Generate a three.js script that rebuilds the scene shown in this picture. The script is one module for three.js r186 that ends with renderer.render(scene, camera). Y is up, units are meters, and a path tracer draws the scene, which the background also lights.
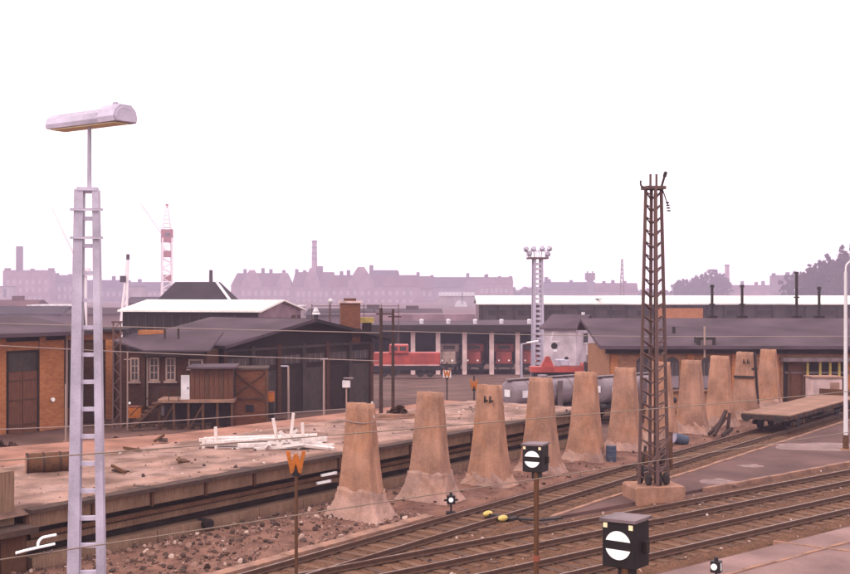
import * as THREE from 'three';
import { mergeGeometries } from 'three/addons/utils/BufferGeometryUtils.js';
import { RoundedBoxGeometry } from 'three/addons/geometries/RoundedBoxGeometry.js';

// ---------------------------------------------------------------- camera, sky, sun, exposure
const scene = new THREE.Scene();
const camera = new THREE.PerspectiveCamera(27.35, 850 / 574, 0.1, 4000);
camera.position.set(0, 8, 0);
camera.lookAt(0, 8 + 3 / 11.8, -100);           // standing on a bridge, 8 m above the rails
const skyW = 64, skyH = 32, skyData = new Float32Array(skyW * skyH * 4);
for (let j = 0; j < skyH; j++) for (let i = 0; i < skyW; i++) {
  const k = (j * skyW + i) * 4, el = Math.abs((j + 0.5) / skyH - 0.5) * 2;   // even overcast, a little brighter overhead
  const b = 1.0 + 0.22 * el;
  skyData[k] = 1.74 * b; skyData[k + 1] = 1.56 * b; skyData[k + 2] = 1.63 * b; skyData[k + 3] = 1;
}
const sky = new THREE.DataTexture(skyData, skyW, skyH, THREE.RGBAFormat, THREE.FloatType);
sky.mapping = THREE.EquirectangularReflectionMapping; sky.magFilter = THREE.LinearFilter; sky.needsUpdate = true;
scene.background = sky; scene.environment = sky;
const sun = new THREE.DirectionalLight(new THREE.Color(1.0, 0.94, 0.86), 1.5);
sun.position.set(-120, 150, 50); sun.target.position.set(0, 0, -60); scene.add(sun, sun.target);
sun.castShadow = true; sun.shadow.radius = 26; sun.shadow.mapSize.set(2048, 2048);
Object.assign(sun.shadow.camera, { left: -120, right: 120, top: 120, bottom: -120, near: 1, far: 500 });
const renderer = new THREE.WebGLRenderer({ antialias: true });
renderer.toneMapping = THREE.LinearToneMapping; renderer.toneMappingExposure = 1.07;
renderer.shadowMap.enabled = true;
scene.fog = new THREE.FogExp2(new THREE.Color(0.92, 0.76, 1.0), 0.00050);

// ---------------------------------------------------------------- small tools
let seed = 12345;
const rnd = () => { seed = (seed * 1664525 + 1013904223) >>> 0; return seed / 4294967296; };
const rr = (a, b) => a + (b - a) * rnd();
const V = (x, y, z) => new THREE.Vector3(x, y, z);
// surveyed positions: bearing (in 1/1180 of the distance) and distance D in metres -> metres
const X = (px, D) => (px - 425) / 1180 * D;
const Y = (py, D) => 8 - (py - 290) / 1180 * D;
const ground = D => D < 65 ? 0 : Math.max(-5.5, -(D - 65) * 0.038);   // the yard falls gently away
const hash = (x, y, s) => { let h = Math.imul(x, 374761393) ^ Math.imul(y, 668265263) ^ Math.imul(s, 2147483647 - 97); h = Math.imul(h ^ (h >>> 13), 1274126177); return ((h ^ (h >>> 16)) >>> 0) / 4294967296; };
function vn(x, y, per, s) {
  const xi = Math.floor(x), yi = Math.floor(y), fx = x - xi, fy = y - yi, m = v => ((v % per) + per) % per;
  const u = fx * fx * (3 - 2 * fx), v = fy * fy * (3 - 2 * fy);
  const a = hash(m(xi), m(yi), s), b = hash(m(xi + 1), m(yi), s), c = hash(m(xi), m(yi + 1), s), d = hash(m(xi + 1), m(yi + 1), s);
  return (a + (b - a) * u) * (1 - v) + (c + (d - c) * u) * v;
}
function fbm(u, v, per, oct, s, ax = 1, ay = 1) {
  let f = 0, a = 0.5, n = 0, p = per;
  for (let o = 0; o < oct; o++) { f += a * vn(u * p * ax, v * p * ay, p * Math.max(ax, ay) * (ax === ay ? 1 : 1e6), s + o); n += a; a *= 0.55; p *= 2; }
  return f / n;
}
const clamp = v => Math.min(1, Math.max(0, v));
function detail(size, fn) {
  const d = new Uint8Array(size * size * 4);
  for (let j = 0; j < size; j++) for (let i = 0; i < size; i++) {
    const c = fn(i / size, j / size), k = (j * size + i) * 4;
    for (let q = 0; q < 3; q++) d[k + q] = 255 * Math.pow(clamp(c[q]), 1 / 2.2);
    d[k + 3] = 255;
  }
  return { d, size };
}
const DET = {
  concrete: detail(512, (u, v) => { const b = fbm(u, v, 5, 6, 3), f = fbm(u, v, 60, 2, 9), st = fbm(u * 22, v * 2.0, 1, 3, 21, 1, 1); const st2 = vn(u * 40, v * 3, 40, 5);
    const k = 0.42 + 0.62 * b + 0.22 * (f - 0.5) + 0.10 * (st2 - 0.5); const w = clamp((fbm(u, v, 3, 4, 40) - 0.5) * 3); return [k * (1 - 0.10 * w), k * (1 - 0.20 * w), k * (1 - 0.34 * w)]; }),
  gravel: detail(512, (u, v) => { const f = vn(u * 128, v * 128, 128, 2), f2 = vn(u * 64, v * 64, 64, 7), b = fbm(u, v, 4, 4, 11); const k = 0.15 + 0.42 * f + 0.36 * f2 + 0.5 * (b - 0.35);
    const t = vn(u * 128, v * 128, 128, 77); return [k * 1.0, k * (0.94 + 0.12 * (t - 0.5)), k * (0.9 + 0.2 * (t - 0.5))]; }),
  dirt: detail(512, (u, v) => { const b = fbm(u, v, 4, 7, 31), f = vn(u * 150, v * 150, 150, 8); const k = 0.28 + 0.85 * b + 0.2 * (f - 0.5); const t = fbm(u, v, 3, 4, 63); return [k, k * (0.92 + 0.2 * (t - 0.5)), k * (0.88 + 0.35 * (t - 0.5))]; }),
  brick: detail(512, (u, v) => { const row = Math.floor(v * 64), bu = u * 20 + (row % 2) * 0.5, ci = Math.floor(bu); const c = hash(ci % 20, row, 4), mo = (v * 64 % 1 < 0.16 || bu % 1 < 0.06) ? 1 : 0; const b = fbm(u, v, 4, 5, 55);
    const k = 0.62 + 0.2 * c + 0.3 * (b - 0.4); return mo ? [k * 0.95, k * 1.0, k * 1.0] : [k, k * (0.95 + 0.15 * (c - 0.5)), k * (0.92)]; }),
  wood: detail(512, (u, v) => { const g = vn(u * 90, v * 4, 90, 3), g2 = vn(u * 200, v * 9, 200, 5), b = fbm(u, v, 3, 4, 15); const k = 0.35 + 0.35 * g + 0.2 * g2 + 0.4 * (b - 0.3); return [k, k * 0.97, k * 0.93]; }),
  felt: detail(512, (u, v) => { const b = fbm(u, v, 3, 6, 71), f = vn(u * 180, v * 180, 180, 6); const k = 0.5 + 0.6 * (b - 0.3) + 0.15 * (f - 0.5); return [k, k * 0.98, k]; }),
  rust: detail(256, (u, v) => { const b = fbm(u, v, 6, 5, 91), f = vn(u * 70, v * 70, 70, 6); const k = 0.35 + 0.6 * b + 0.3 * (f - 0.5), w = clamp((b - 0.5) * 4); return [k, k * (1 - 0.2 * w), k * (1 - 0.35 * w)]; }),
};
const texCache = {};
function tex(kind, tile, srgb) {
  const key = kind + tile + srgb; if (texCache[key]) return texCache[key];
  const { d, size } = DET[kind]; const t = new THREE.DataTexture(d, size, size, THREE.RGBAFormat);
  t.wrapS = t.wrapT = THREE.RepeatWrapping; t.magFilter = THREE.LinearFilter; t.minFilter = THREE.LinearMipmapLinearFilter; t.generateMipmaps = true;
  t.repeat.set(1 / tile, 1 / tile); if (srgb) t.colorSpace = THREE.SRGBColorSpace; t.needsUpdate = true;
  return texCache[key] = t;
}
function mat(r, g, b, kind, tile = 3, rough = 0.9, bump = 0, extra = {}) {
  const m = new THREE.MeshPhysicalMaterial({ roughness: rough, metalness: 0, specularIntensity: rough > .8 ? .25 : .6, ...extra });   // sooty, dusty surfaces shine little
  m.color.setRGB(r, g, b);
  if (kind) { m.map = tex(kind, tile, true); if (bump) { m.bumpMap = tex(kind, tile, false); m.bumpScale = bump; } }
  return m;
}
const M = {
  concrete: mat(0.448, 0.23, 0.151, 'concrete', 2.6, .95, .02), concrete2: mat(0.421, 0.223, 0.154, 'concrete', 3.1, .95, .02), mortar: mat(0.472, 0.283, 0.226, 'concrete', 2.3, .97, .04),
  wallpanel: mat(.27, .165, .115, 'wood', 1.9, .95, .02), coping: mat(0.1, 0.062, 0.052, 'concrete', 2.9, .95, .01), timber: mat(0.118, 0.0565, 0.0345, 'wood', 1.4, .95, .01), darkwall: mat(.05, .034, .03, 'concrete', 2.4, .97, .01),
  ground: mat(.15, .087, .072, 'dirt', 9, .98, .03, { vertexColors: true }), yard: mat(0.37, 0.194, 0.144, 'dirt', 5, .98, .03), rubble: mat(0.23, 0.125, 0.095, 'dirt', 2.3, .98, .04),
  ballast: mat(0.185, 0.094, 0.056, 'gravel', 3.1, .97, .03), asphalt: mat(0.18, 0.0996, 0.0864, 'felt', 6, .93, .004), pale: mat(.82, .58, .54, 'felt', 3, .95, .004), kerb: mat(0.38, 0.216, 0.161, 'concrete', 1.5, .95, .01),
  rail: mat(0.137, 0.064, 0.0393, 'rust', .8, .7, 0), railtop: mat(0.36, 0.225, 0.175, 'rust', .8, .38, 0, { metalness: .55 }), sleep: [mat(.17, .095, .065, 'wood', 1.3, .95, .01), mat(.20, .11, .072, 'wood', 1.7, .95, .01), mat(.13, .075, .055, 'wood', 1.1, .95, .01)],
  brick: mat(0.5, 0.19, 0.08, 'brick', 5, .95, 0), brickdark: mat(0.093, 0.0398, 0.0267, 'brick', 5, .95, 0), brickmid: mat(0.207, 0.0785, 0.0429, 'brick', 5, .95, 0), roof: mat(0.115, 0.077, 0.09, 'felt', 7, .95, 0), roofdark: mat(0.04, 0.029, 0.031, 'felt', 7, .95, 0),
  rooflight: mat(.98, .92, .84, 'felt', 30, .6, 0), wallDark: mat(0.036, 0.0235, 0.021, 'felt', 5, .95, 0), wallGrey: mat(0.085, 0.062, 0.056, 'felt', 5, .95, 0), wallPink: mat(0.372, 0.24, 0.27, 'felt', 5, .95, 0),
  doorGrey: mat(0.072, 0.0567, 0.052, 'wood', 2, .9, 0), doorBrown: mat(0.17, 0.07, 0.045, 'wood', 2, .9, 0), fascia: mat(0.035, 0.024, 0.022, 'wood', 2, .9, 0), plank: mat(0.148, 0.0619, 0.0398, 'wood', 1.2, .9, 0),
  white: mat(.86, .80, .80, 'felt', 3, .6), whitewood: mat(.86, .76, .74, 'wood', 1.1, .85), paleFrame: mat(0.42, 0.283, 0.25, 'wood', 1, .8), glass: new THREE.MeshPhysicalMaterial({ color: new THREE.Color(.05, .045, .05), roughness: .08, metalness: 0, clearcoat: .5 }),
  galv: mat(0.62, 0.55, 0.65, 'felt', 1.6, .55, 0, { metalness: .15 }), lattice: mat(0.17, 0.095, 0.085, 'rust', 1.1, .8), latticeDark: mat(0.078, 0.0463, 0.0416, 'rust', .9, .85), greymetal: mat(0.204, 0.142, 0.146, 'felt', 1, .6),
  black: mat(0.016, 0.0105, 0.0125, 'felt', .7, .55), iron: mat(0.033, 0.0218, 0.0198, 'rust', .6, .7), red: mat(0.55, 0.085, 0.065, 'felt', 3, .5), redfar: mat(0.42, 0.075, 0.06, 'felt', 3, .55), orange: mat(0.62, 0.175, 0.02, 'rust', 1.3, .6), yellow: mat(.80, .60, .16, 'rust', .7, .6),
  blue: mat(0.069, 0.0927, 0.151, 'rust', .9, .6), tank: mat(0.3, 0.223, 0.244, 'felt', 3, .45), lens: mat(.95, .92, .88, null, 1, .35), insul: mat(.93, .90, .88, null, 1, .3), wire: mat(0.216, 0.153, 0.114, null, 1, .5, 0, { metalness: .3 }), wireThin: mat(0.252, 0.18, 0.161, null, 1, .6),
  rustbar: mat(0.158, 0.0751, 0.0412, 'rust', .7, .9), amber: mat(.86, .70, .42, null, 1, .4), reds: mat(0.36, 0.104, 0.0624, 'rust', .5, .7),
  town: [mat(0.275, 0.185, 0.194, 'felt', 20, .95), mat(0.347, 0.204, 0.204, 'felt', 20, .95), mat(0.224, 0.158, 0.177, 'felt', 20, .95)], townroof: [mat(0.092, 0.0555, 0.062, 'felt', 20, .95), mat(0.153, 0.0695, 0.0665, 'felt', 20, .95), mat(0.0665, 0.0486, 0.0575, 'felt', 20, .95)],
  townpale: mat(0.432, 0.338, 0.322, 'felt', 20, .9), leaf: mat(0.069, 0.0409, 0.0312, null, 1, .9), leafdark: mat(0.06, 0.03, 0.0218, null, 1, .9), bark: mat(0.054, 0.0327, 0.026, null, 1, .95), cranewhite: mat(.80, .70, .72, null, 1, .6), cranered: mat(0.33, 0.12, 0.125, null, 1, .6),
};
M.yardtop = mat(1, 1, 1, 'dirt', 3.3, .98, .03, { vertexColors: true });
M.path = mat(.33, .205, .18, 'felt', 4.3, .95, .004);
M.brickwarm = mat(.40, .19, .11, 'brick', 5, .95, 0);
M.patch = mat(.36, .255, .245, 'gravel', 2.2, .95, .004);
const used = {};
function numbered(n) { const k = used[n] = (used[n] ?? -1) + 1; return k ? `${n}_${String(k).padStart(3, '0')}` : n; }
function thing(name, label, category, p = [0, 0, 0], rot = 0, group) {
  const o = new THREE.Group(); o.name = numbered(name); o.position.set(...p); o.rotation.y = rot;
  o.userData = { label, category }; if (group) o.userData.group = group; scene.add(o); return o;
}
function struct(name, geo, m) { const o = new THREE.Mesh(geo, m); o.name = numbered(name); o.userData = { kind: 'structure' }; scene.add(o); return o; }
function add(parent, name, geo, m, p) { const o = new THREE.Mesh(geo, m); o.name = name; if (p) o.position.set(...p); parent.add(o); return o; }
function metreUV(geo) {
  const g = geo.index ? geo.toNonIndexed() : geo, P = g.attributes.position, uv = new Float32Array(P.count * 2);
  const a = V(), b = V(), c = V(), n = V();
  for (let i = 0; i < P.count; i += 3) {
    a.fromBufferAttribute(P, i); b.fromBufferAttribute(P, i + 1); c.fromBufferAttribute(P, i + 2);
    n.copy(b).sub(a).cross(c.clone().sub(a)); const ax = Math.abs(n.x), ay = Math.abs(n.y), az = Math.abs(n.z);
    [a, b, c].forEach((q, j) => { const [u, v] = ay >= ax && ay >= az ? [q.x, q.z] : ax > az ? [q.z, q.y] : [q.x, q.y]; uv[(i + j) * 2] = u; uv[(i + j) * 2 + 1] = v; });
  }
  g.setAttribute('uv', new THREE.BufferAttribute(uv, 2)); return g;
}
const boxCache = {};
function boxGeo(w, h, d) { const k = [w, h, d].map(v => v.toFixed(3)).join(); return boxCache[k] ??= metreUV(new THREE.BoxGeometry(w, h, d)); }
const box = (p, n, [w, h, d], [x, y, z], m, rot) => { const o = add(p, n, boxGeo(w, h, d), m, [x, y, z]); if (rot) o.rotation.set(...rot); return o; };   // centred
const unit = metreUV(new THREE.BoxGeometry(1, 1, 1)), UP = V(0, 1, 0);
function bar(p, name, a, b, w, m, d = w) {
  a = V(...a); b = V(...b); const o = add(p, name, unit, m); const L = a.distanceTo(b);
  o.position.copy(a).add(b).multiplyScalar(.5); o.quaternion.setFromUnitVectors(UP, b.sub(a).normalize()); o.scale.set(w, L, d); return o;
}
const cylCache = {};
function cyl(p, name, r0, r1, h, [x, y, z], m, rot, seg = 20) { const k = [r0, r1, h, seg].join(); const o = add(p, name, cylCache[k] ??= new THREE.CylinderGeometry(r1, r0, h, seg), m, [x, y, z]); if (rot) o.rotation.set(...rot); return o; }
function tubeGeo(pts, r, seg = 40, rad = 6) { return new THREE.TubeGeometry(new THREE.CatmullRomCurve3(pts.map(q => V(...q))), seg, r, rad); }
const extr = (pts, depth, bevel = 0) => metreUV(new THREE.ExtrudeGeometry(new THREE.Shape(pts.map(q => new THREE.Vector2(...q))), { depth, bevelEnabled: bevel > 0, bevelSize: bevel, bevelThickness: bevel, bevelSegments: 1 }));
const slab = (pts, y0, y1) => { const g = extr(pts, y1 - y0); g.rotateX(-Math.PI / 2); g.translate(0, y0, 0); return metreUV(g); };   // pts as [x, D]
const gableGeo = (w, rise, len, over = 0) => { const g = extr([[-w / 2, 0], [w / 2, 0], [0, rise]], len); g.translate(0, 0, -len / 2); return g; };
function stack(parent, pts) { }

// yard frame: origin at the nearest pier, x along the piers and the siding, -z away from the tracks
const RA = 55.04 * Math.PI / 180, RB = 40.6 * Math.PI / 180;
const A0 = [-2.25, 0, -41.4];
const yardPoint = (s, t) => [-2.25 + .573 * s - .8195 * t, 41.4 + .8195 * s + .573 * t];          // -> [x, D]
const mainPoint = (a, m) => [.759 * a - .651 * m, .651 * a + .759 * m];                            // frame of the main tracks

// ---------------------------------------------------------------- ground
{
  const xs = [], ds = [];
  for (let i = -110; i <= 110; i++) { const k = i / 110; xs.push(Math.sign(k) * (Math.abs(k) * 60 + Math.pow(Math.abs(k), 4) * 1400)); }
  for (let j = 0; j <= 190; j++) { const k = j / 190; ds.push(-20 + k * 150 + Math.pow(k, 6) * 1900); }
  const pos = [], uv = [], col = [], idx = [];
  for (const d of ds) for (const x of xs) {
    const n = vn(x * .9 + 500, d * .9 + 500, 1e6, 5) - .5;
    pos.push(x, ground(d) + (d < 150 ? n * .05 : 0) - .03, -d); uv.push(x, d);
    const c = .72 + .75 * (fbm(x * .03 + 9, d * .05 + 9, 1, 4, 17) - .3), w = clamp((fbm(x * .02 + 3, d * .06, 1, 3, 99) - .5) * 3);
    col.push(c * (1 - .15 * w), c * (1 - .1 * w), c * (1 + .05 * w));
  }
  const W = xs.length;
  for (let j = 0; j < ds.length - 1; j++) for (let i = 0; i < W - 1; i++) { const a = j * W + i; idx.push(a, a + 1, a + W, a + 1, a + W + 1, a + W); }
  const g = new THREE.BufferGeometry(); g.setAttribute('position', new THREE.Float32BufferAttribute(pos, 3)); g.setAttribute('uv', new THREE.Float32BufferAttribute(uv, 2)); g.setAttribute('color', new THREE.Float32BufferAttribute(col, 3)); g.setIndex(idx); g.computeVertexNormals();
  struct('ground', g, M.ground);
}
// uneven strips of ballast and rubble: grid in a frame
function strip(name, fn, u0, u1, v0, v1, step, h, m, rough, s, lip) {
  const nu = Math.round((u1 - u0) / step), nv = Math.round((v1 - v0) / step), pos = [], uv = [], idx = [];
  for (let j = 0; j <= nv; j++) for (let i = 0; i <= nu; i++) {
    const u = u0 + (u1 - u0) * i / nu, v = v0 + (v1 - v0) * j / nv, [x, d] = fn(u, v);
    const e = Math.min(1, Math.min(v - v0, v1 - v) / .4);
    pos.push(x, (lip ? h(u, v) - (1 - e) * lip : h(u, v) * e - (1 - e) * .12) + rough * (hash(i, j, s) - .5) * e, -d); uv.push(u, v);
  }
  for (let j = 0; j < nv; j++) for (let i = 0; i < nu; i++) { const a = j * (nu + 1) + i, b = a + nu + 1; idx.push(a, a + 1, b, a + 1, b + 1, b); }
  const g = new THREE.BufferGeometry(); g.setAttribute('position', new THREE.Float32BufferAttribute(pos, 3)); g.setAttribute('uv', new THREE.Float32BufferAttribute(uv, 2)); g.setIndex(idx); g.computeVertexNormals();
  return struct(name, g, m);
}
strip('ballast_bed', yardPoint, -22, 50, -5.5, -2.35, .12, () => .05, M.ballast, .05, 3);
strip('ballast_bed', mainPoint, 8, 62, 20.9, 28.2, .12, () => .05, M.ballast, .05, 8);
strip('rubble_ground', yardPoint, -24, 60, -2.2, 2.95, .2, (u, v) => .04 + .30 * Math.max(0, fbm(u * .35 + 40, v * .35 + 40, 1, 3, 6) - .42) * (u < 2 ? 2.2 : .5), M.rubble, .05, 5);
// asphalt between the siding and the main tracks, with kerb stones
{
  const P = [yardPoint(3.6, -5.72), yardPoint(60, -5.72), mainPoint(80, 28.45), mainPoint(38.9, 28.45), mainPoint(33.6, 28.3)];
  struct('pavement', slab(P, -.1, .10), M.asphalt);
  const Q = [mainPoint(24, 20.7), mainPoint(70, 20.7), mainPoint(70, 14), mainPoint(24, 14)];
  struct('pavement', slab(Q, -.1, .10), M.path);
}
function kerbRow(label, fn, u0, u1, v, w, h0, h1, rot) {
  const c = fn(u0, v), t = thing('kerb', label, 'kerb', [c[0], 0, -c[1]], rot);
  const L = 1.5, n = Math.floor((u1 - u0) / L);
  for (let i = 0; i < n; i++) box(t, 'kerb_stone', [L - .02, h1 - h0, w], [i * L + L / 2, (h0 + h1) / 2 + rr(-.012, .012), rr(-.012, .012)], M.kerb);
}
kerbRow('pale kerb along the near side of the siding, bordering the asphalt', yardPoint, 3.6, 58, -5.62, .18, -.1, .14, RA);
kerbRow('pale concrete kerb between rubble strip and siding, ending at the small lantern', yardPoint, -23, 2.4, -2.25, .42, -.1, .2, RA);
kerbRow('pale kerb between the asphalt and the upper main track', mainPoint, 38.9, 66, 28.34, .2, -.1, .15, RB);
kerbRow('low kerb at bottom right below the main tracks', mainPoint, 27, 54, 19.4, .14, -.1, .13, RB);
{ const t = thing('kerb', 'short pale kerb slanting across the path at bottom right', 'kerb', [11.1, 0, -37], -.67); for (let i = 0; i < 3; i++) box(t, 'kerb_stone', [.98, .24, .12], [.3 + i, 0.008 + rr(-.008, .008), 0], M.kerb); }
{ // worn pale patches lying on the asphalt
  const patch = (name, x, d, rx, rd, s) => { const pts = []; for (let i = 0; i < 26; i++) { const a = i / 26 * 6.283, k = .7 + .55 * vn(i * .5 + s, s, 1e6, s); pts.push([x + Math.cos(a) * rx * k, d + Math.sin(a) * rd * k]); } struct(name, slab(pts, .06, .104), M.patch); };
  patch('pavement_patch', 20.2, 59.6, 3.1, 1.5, 4); patch('pavement_patch', 12.2, 48.6, .75, .9, 9); patch('pavement_patch', 14.6, 53.0, .6, .5, 13);
}

// ---------------------------------------------------------------- tracks
const railProfile = [[-.07, 0], [.07, 0], [.065, .02], [.012, .04], [.012, .11], [.036, .12], [.036, .155], [-.036, .155], [-.036, .12], [-.012, .11], [-.012, .04], [-.065, .02]];
function track(label, [x, d], rot, len, y = 0, sleepers = true) {
  const t = thing('railway_track', label, 'railway track', [x, y, -d], rot, 'tracks across the yard');
  for (const side of [-1, 1]) {
    const g = extr(railProfile, len); g.rotateY(Math.PI / 2); const r = add(t, 'rail', g, M.rail, [0, .10, side * .7525]);
    box(r, 'rail_head', [len - .02, .012, .062], [len / 2, .158, 0], M.railtop);
  }
  const n = Math.floor(len / .65);
  if (sleepers) for (let i = 0; i < n; i++) box(t, 'sleeper', [.26, .12, 2.5], [i * .65 + .3, .012 + rr(-.008, .008), rr(-.05, .05)], M.sleep[Math.floor(rnd() * 3)], [0, rr(-.02, .02), 0]);
  else { const gs = []; for (let i = 0; i < n; i++) { const g = boxGeo(.26, .12, 2.5).clone(); g.translate(i * .65 + .3, .045, 0); gs.push(g); } const s = add(t, 'sleepers', mergeGeometries(gs), M.sleep[1]); s.userData.kind = 'stuff'; }
  return t;
}
track('siding track running past the concrete piers to the flat wagon', yardPoint(-20, -3.73), RA, 72);
track('rusty main track just below the lattice mast footing', mainPoint(10, 25.98), RB, 52);
track('lowest main track, crossing behind the near signal box', mainPoint(10, 22.78), RB, 52);
{ // yard tracks fanning towards the engine shed
  const fan = [[-20, 72, 6, 'yard track in front of the dark engine hall'], [-16, 70, 24, 'yard track curving past the red locomotive, left of the fan'], [-9, 68, 40, 'yard track in the middle of the fan before the roundhouse'], [-1, 68, 52, 'yard track at right of the fan before the roundhouse']];
  for (const [x, d, deg, l] of fan) {
    const t = track(l, [x, d], deg * Math.PI / 180, 62, ground(d) + .02, false); t.rotation.order = 'YXZ'; t.rotation.z = -Math.atan(.038 * Math.sin(deg * Math.PI / 180));
  }
}

// ---------------------------------------------------------------- raised platform and its wall
{
  const poly = [yardPoint(-40, 3.95), yardPoint(24, 3.95), yardPoint(24, 12.6), yardPoint(4, 13.6), yardPoint(-5, 16.5), yardPoint(-40, 18)];
  struct('raised_yard', slab(poly, -.3, 1.62), M.yard);
  { const g = strip('yard_surface', yardPoint, -30, 23.8, 3.12, 11.2, .22, (u, v) => 1.71 + .12 * (fbm(u * .25 + 70, v * .25 + 70, 1, 3, 12) - .5), M.yardtop, .04, 21, .16), P = g.geometry.attributes.position, U = g.geometry.attributes.uv, col = [];
    for (let i = 0; i < P.count; i++) { const u = U.getX(i), v = U.getY(i), a = clamp((fbm(u * .22 + 30, v * .45 + 30, 1, 4, 41) - .42) * 5), o = clamp((fbm(u * .18 + 90, v * .5 + 90, 1, 4, 47) - .56) * 7), d = clamp((fbm(u * .5 + 10, v * .8 + 10, 1, 4, 53) - .55) * 6);
      const c = [.205 + .19 * a, .128 + .132 * a, .10 + .118 * a], q = [.25, .11, .05], e = [.085, .052, .043]; col.push(...c.map((x, k) => (x * (1 - o) + q[k] * o) * (1 - d * .7) + e[k] * d * .7)); }
    g.geometry.setAttribute('color', new THREE.Float32BufferAttribute(col, 3)); }
  const w = thing('retaining_wall', 'long low concrete wall with timber beams behind the piers', 'retaining wall', A0, RA);
  const x0 = -11.4, x1 = 24, L = x1 - x0, mid = (x0 + x1) / 2;
  box(w, 'back_wall', [L + .3, 1.8, .3], [mid, .7, -4.0], M.darkwall);
  for (let x = x0; x < x1 - .1; x += 2.36) { // coping and panels between posts
    box(w, 'coping_slab', [2.34, .12, .85], [x + 1.18, 1.64 + rr(-.008, .008), -3.42], M.coping);
    box(w, 'wall_panel', [2.2, .44, .12], [x + 1.18, 1.345, -3.30 + rr(-.012, .012)], M.wallpanel);
    box(w, 'post', [.1, .5, .16], [x, 1.33, -3.27], M.timber);
    box(w, 'plinth_block', [2.33, .44, .5], [x + 1.18, .1, -3.25 + rr(-.02, .02)], M.wallpanel);
    box(w, 'beam', [2.35, .10, .2], [x + 1.18, .92 + rr(-.015, .015), -3.16], M.timber);
    box(w, 'beam', [2.35, .19, .12], [x + 1.18, .67 + rr(-.02, .02), -3.36], M.wallpanel);
  }
  const dr = cyl(w, 'drain_pipe', .17, .17, .5, [-4.6, .22, -2.98], M.iron, [Math.PI / 2, 0, 0]); cyl(w, 'drain_opening', .13, .13, .02, [-4.6, .22, -2.72], M.black, [Math.PI / 2, 0, 0]);
  const b = thing('concrete_bulkhead', 'brown concrete block closing the wall at the left edge', 'bulkhead', A0, RA);
  box(b, 'block', [7, 1.6, 1.4], [-15.2, 2.03, -4.1], M.wallpanel); box(b, 'ledge', [7.2, .16, 2.1], [-15.1, 1.22, -3.6], M.coping);
  for (let i = 0; i < 8; i++) box(b, 'plank', [.84, 1.25, .12], [-18.2 + i * .88, .5, -3.0 + rr(-.03, .03)], M.timber);
}

// ---------------------------------------------------------------- piers
function pierGeo(k, y0, y1, width, n, rough, s) {
  const pos = [], uv = [], idx = [], R = 72;
  for (let j = 0; j <= n; j++) {
    const y = y0 + (y1 - y0) * j / n, [wx, wz] = width(y);
    for (let i = 0; i <= R; i++) {
      const a = (i % R) / R * 6.2832, c = Math.cos(a), d = Math.sin(a), p = 26;                        // rounded rectangle
      const q = Math.pow(Math.pow(Math.abs(c), p) + Math.pow(Math.abs(d), p), -1 / p);
      const e = 1 + 0; let x = c * q * wx / 2 * e, z = d * q * wz / 2 * e;
      const nz = (fbm(x * 2.2 + z * .9 + k * 7 + 30, y * 2.4 + z * 2.1 - x * .6 + 60, 1, 4, s) - .48) * rough;
      x += Math.sign(c) * nz; z += Math.sign(d) * nz;
      pos.push(x, y + (j === n ? rough * (vn((i % R) * .25, k, 18, 3) - .5) * .9 : 0), z); uv.push(i / R * 4.6 + k * .77, y + k * .41);
    }
  }
  for (let j = 0; j < n; j++) for (let i = 0; i < R; i++) { const a = j * (R + 1) + i, b = a + R + 1; idx.push(a, b, a + 1, a + 1, b, b + 1); }
  const c = pos.length / 3; pos.push(0, y1, 0); uv.push(.3, .3); for (let i = 0; i < R; i++) idx.push(c, n * (R + 1) + i + 1, n * (R + 1) + i);
  const g = new THREE.BufferGeometry(); g.setAttribute('position', new THREE.Float32BufferAttribute(pos, 3)); g.setAttribute('uv', new THREE.Float32BufferAttribute(uv, 2)); g.setIndex(idx); g.computeVertexNormals(); return g;
}
const pierWords = ['nearest tapered concrete pier, with a thin white rod on its stained top', 'second tapered concrete pier from the left', 'third tapered concrete pier from the left, iron hooks near its top', 'fourth tapered concrete pier, behind the farther black signal box', 'fifth tapered concrete pier, left of the upright blue barrel', 'sixth tapered concrete pier, right of the upright blue barrel', 'seventh tapered concrete pier, behind the lattice mast', 'eighth tapered concrete pier, just right of the lattice mast', 'ninth tapered concrete pier, with a whitish rubble foot', 'tenth tapered concrete pier, with iron brackets on its face', 'farthest tapered concrete pier, above the flat wagon'];
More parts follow.
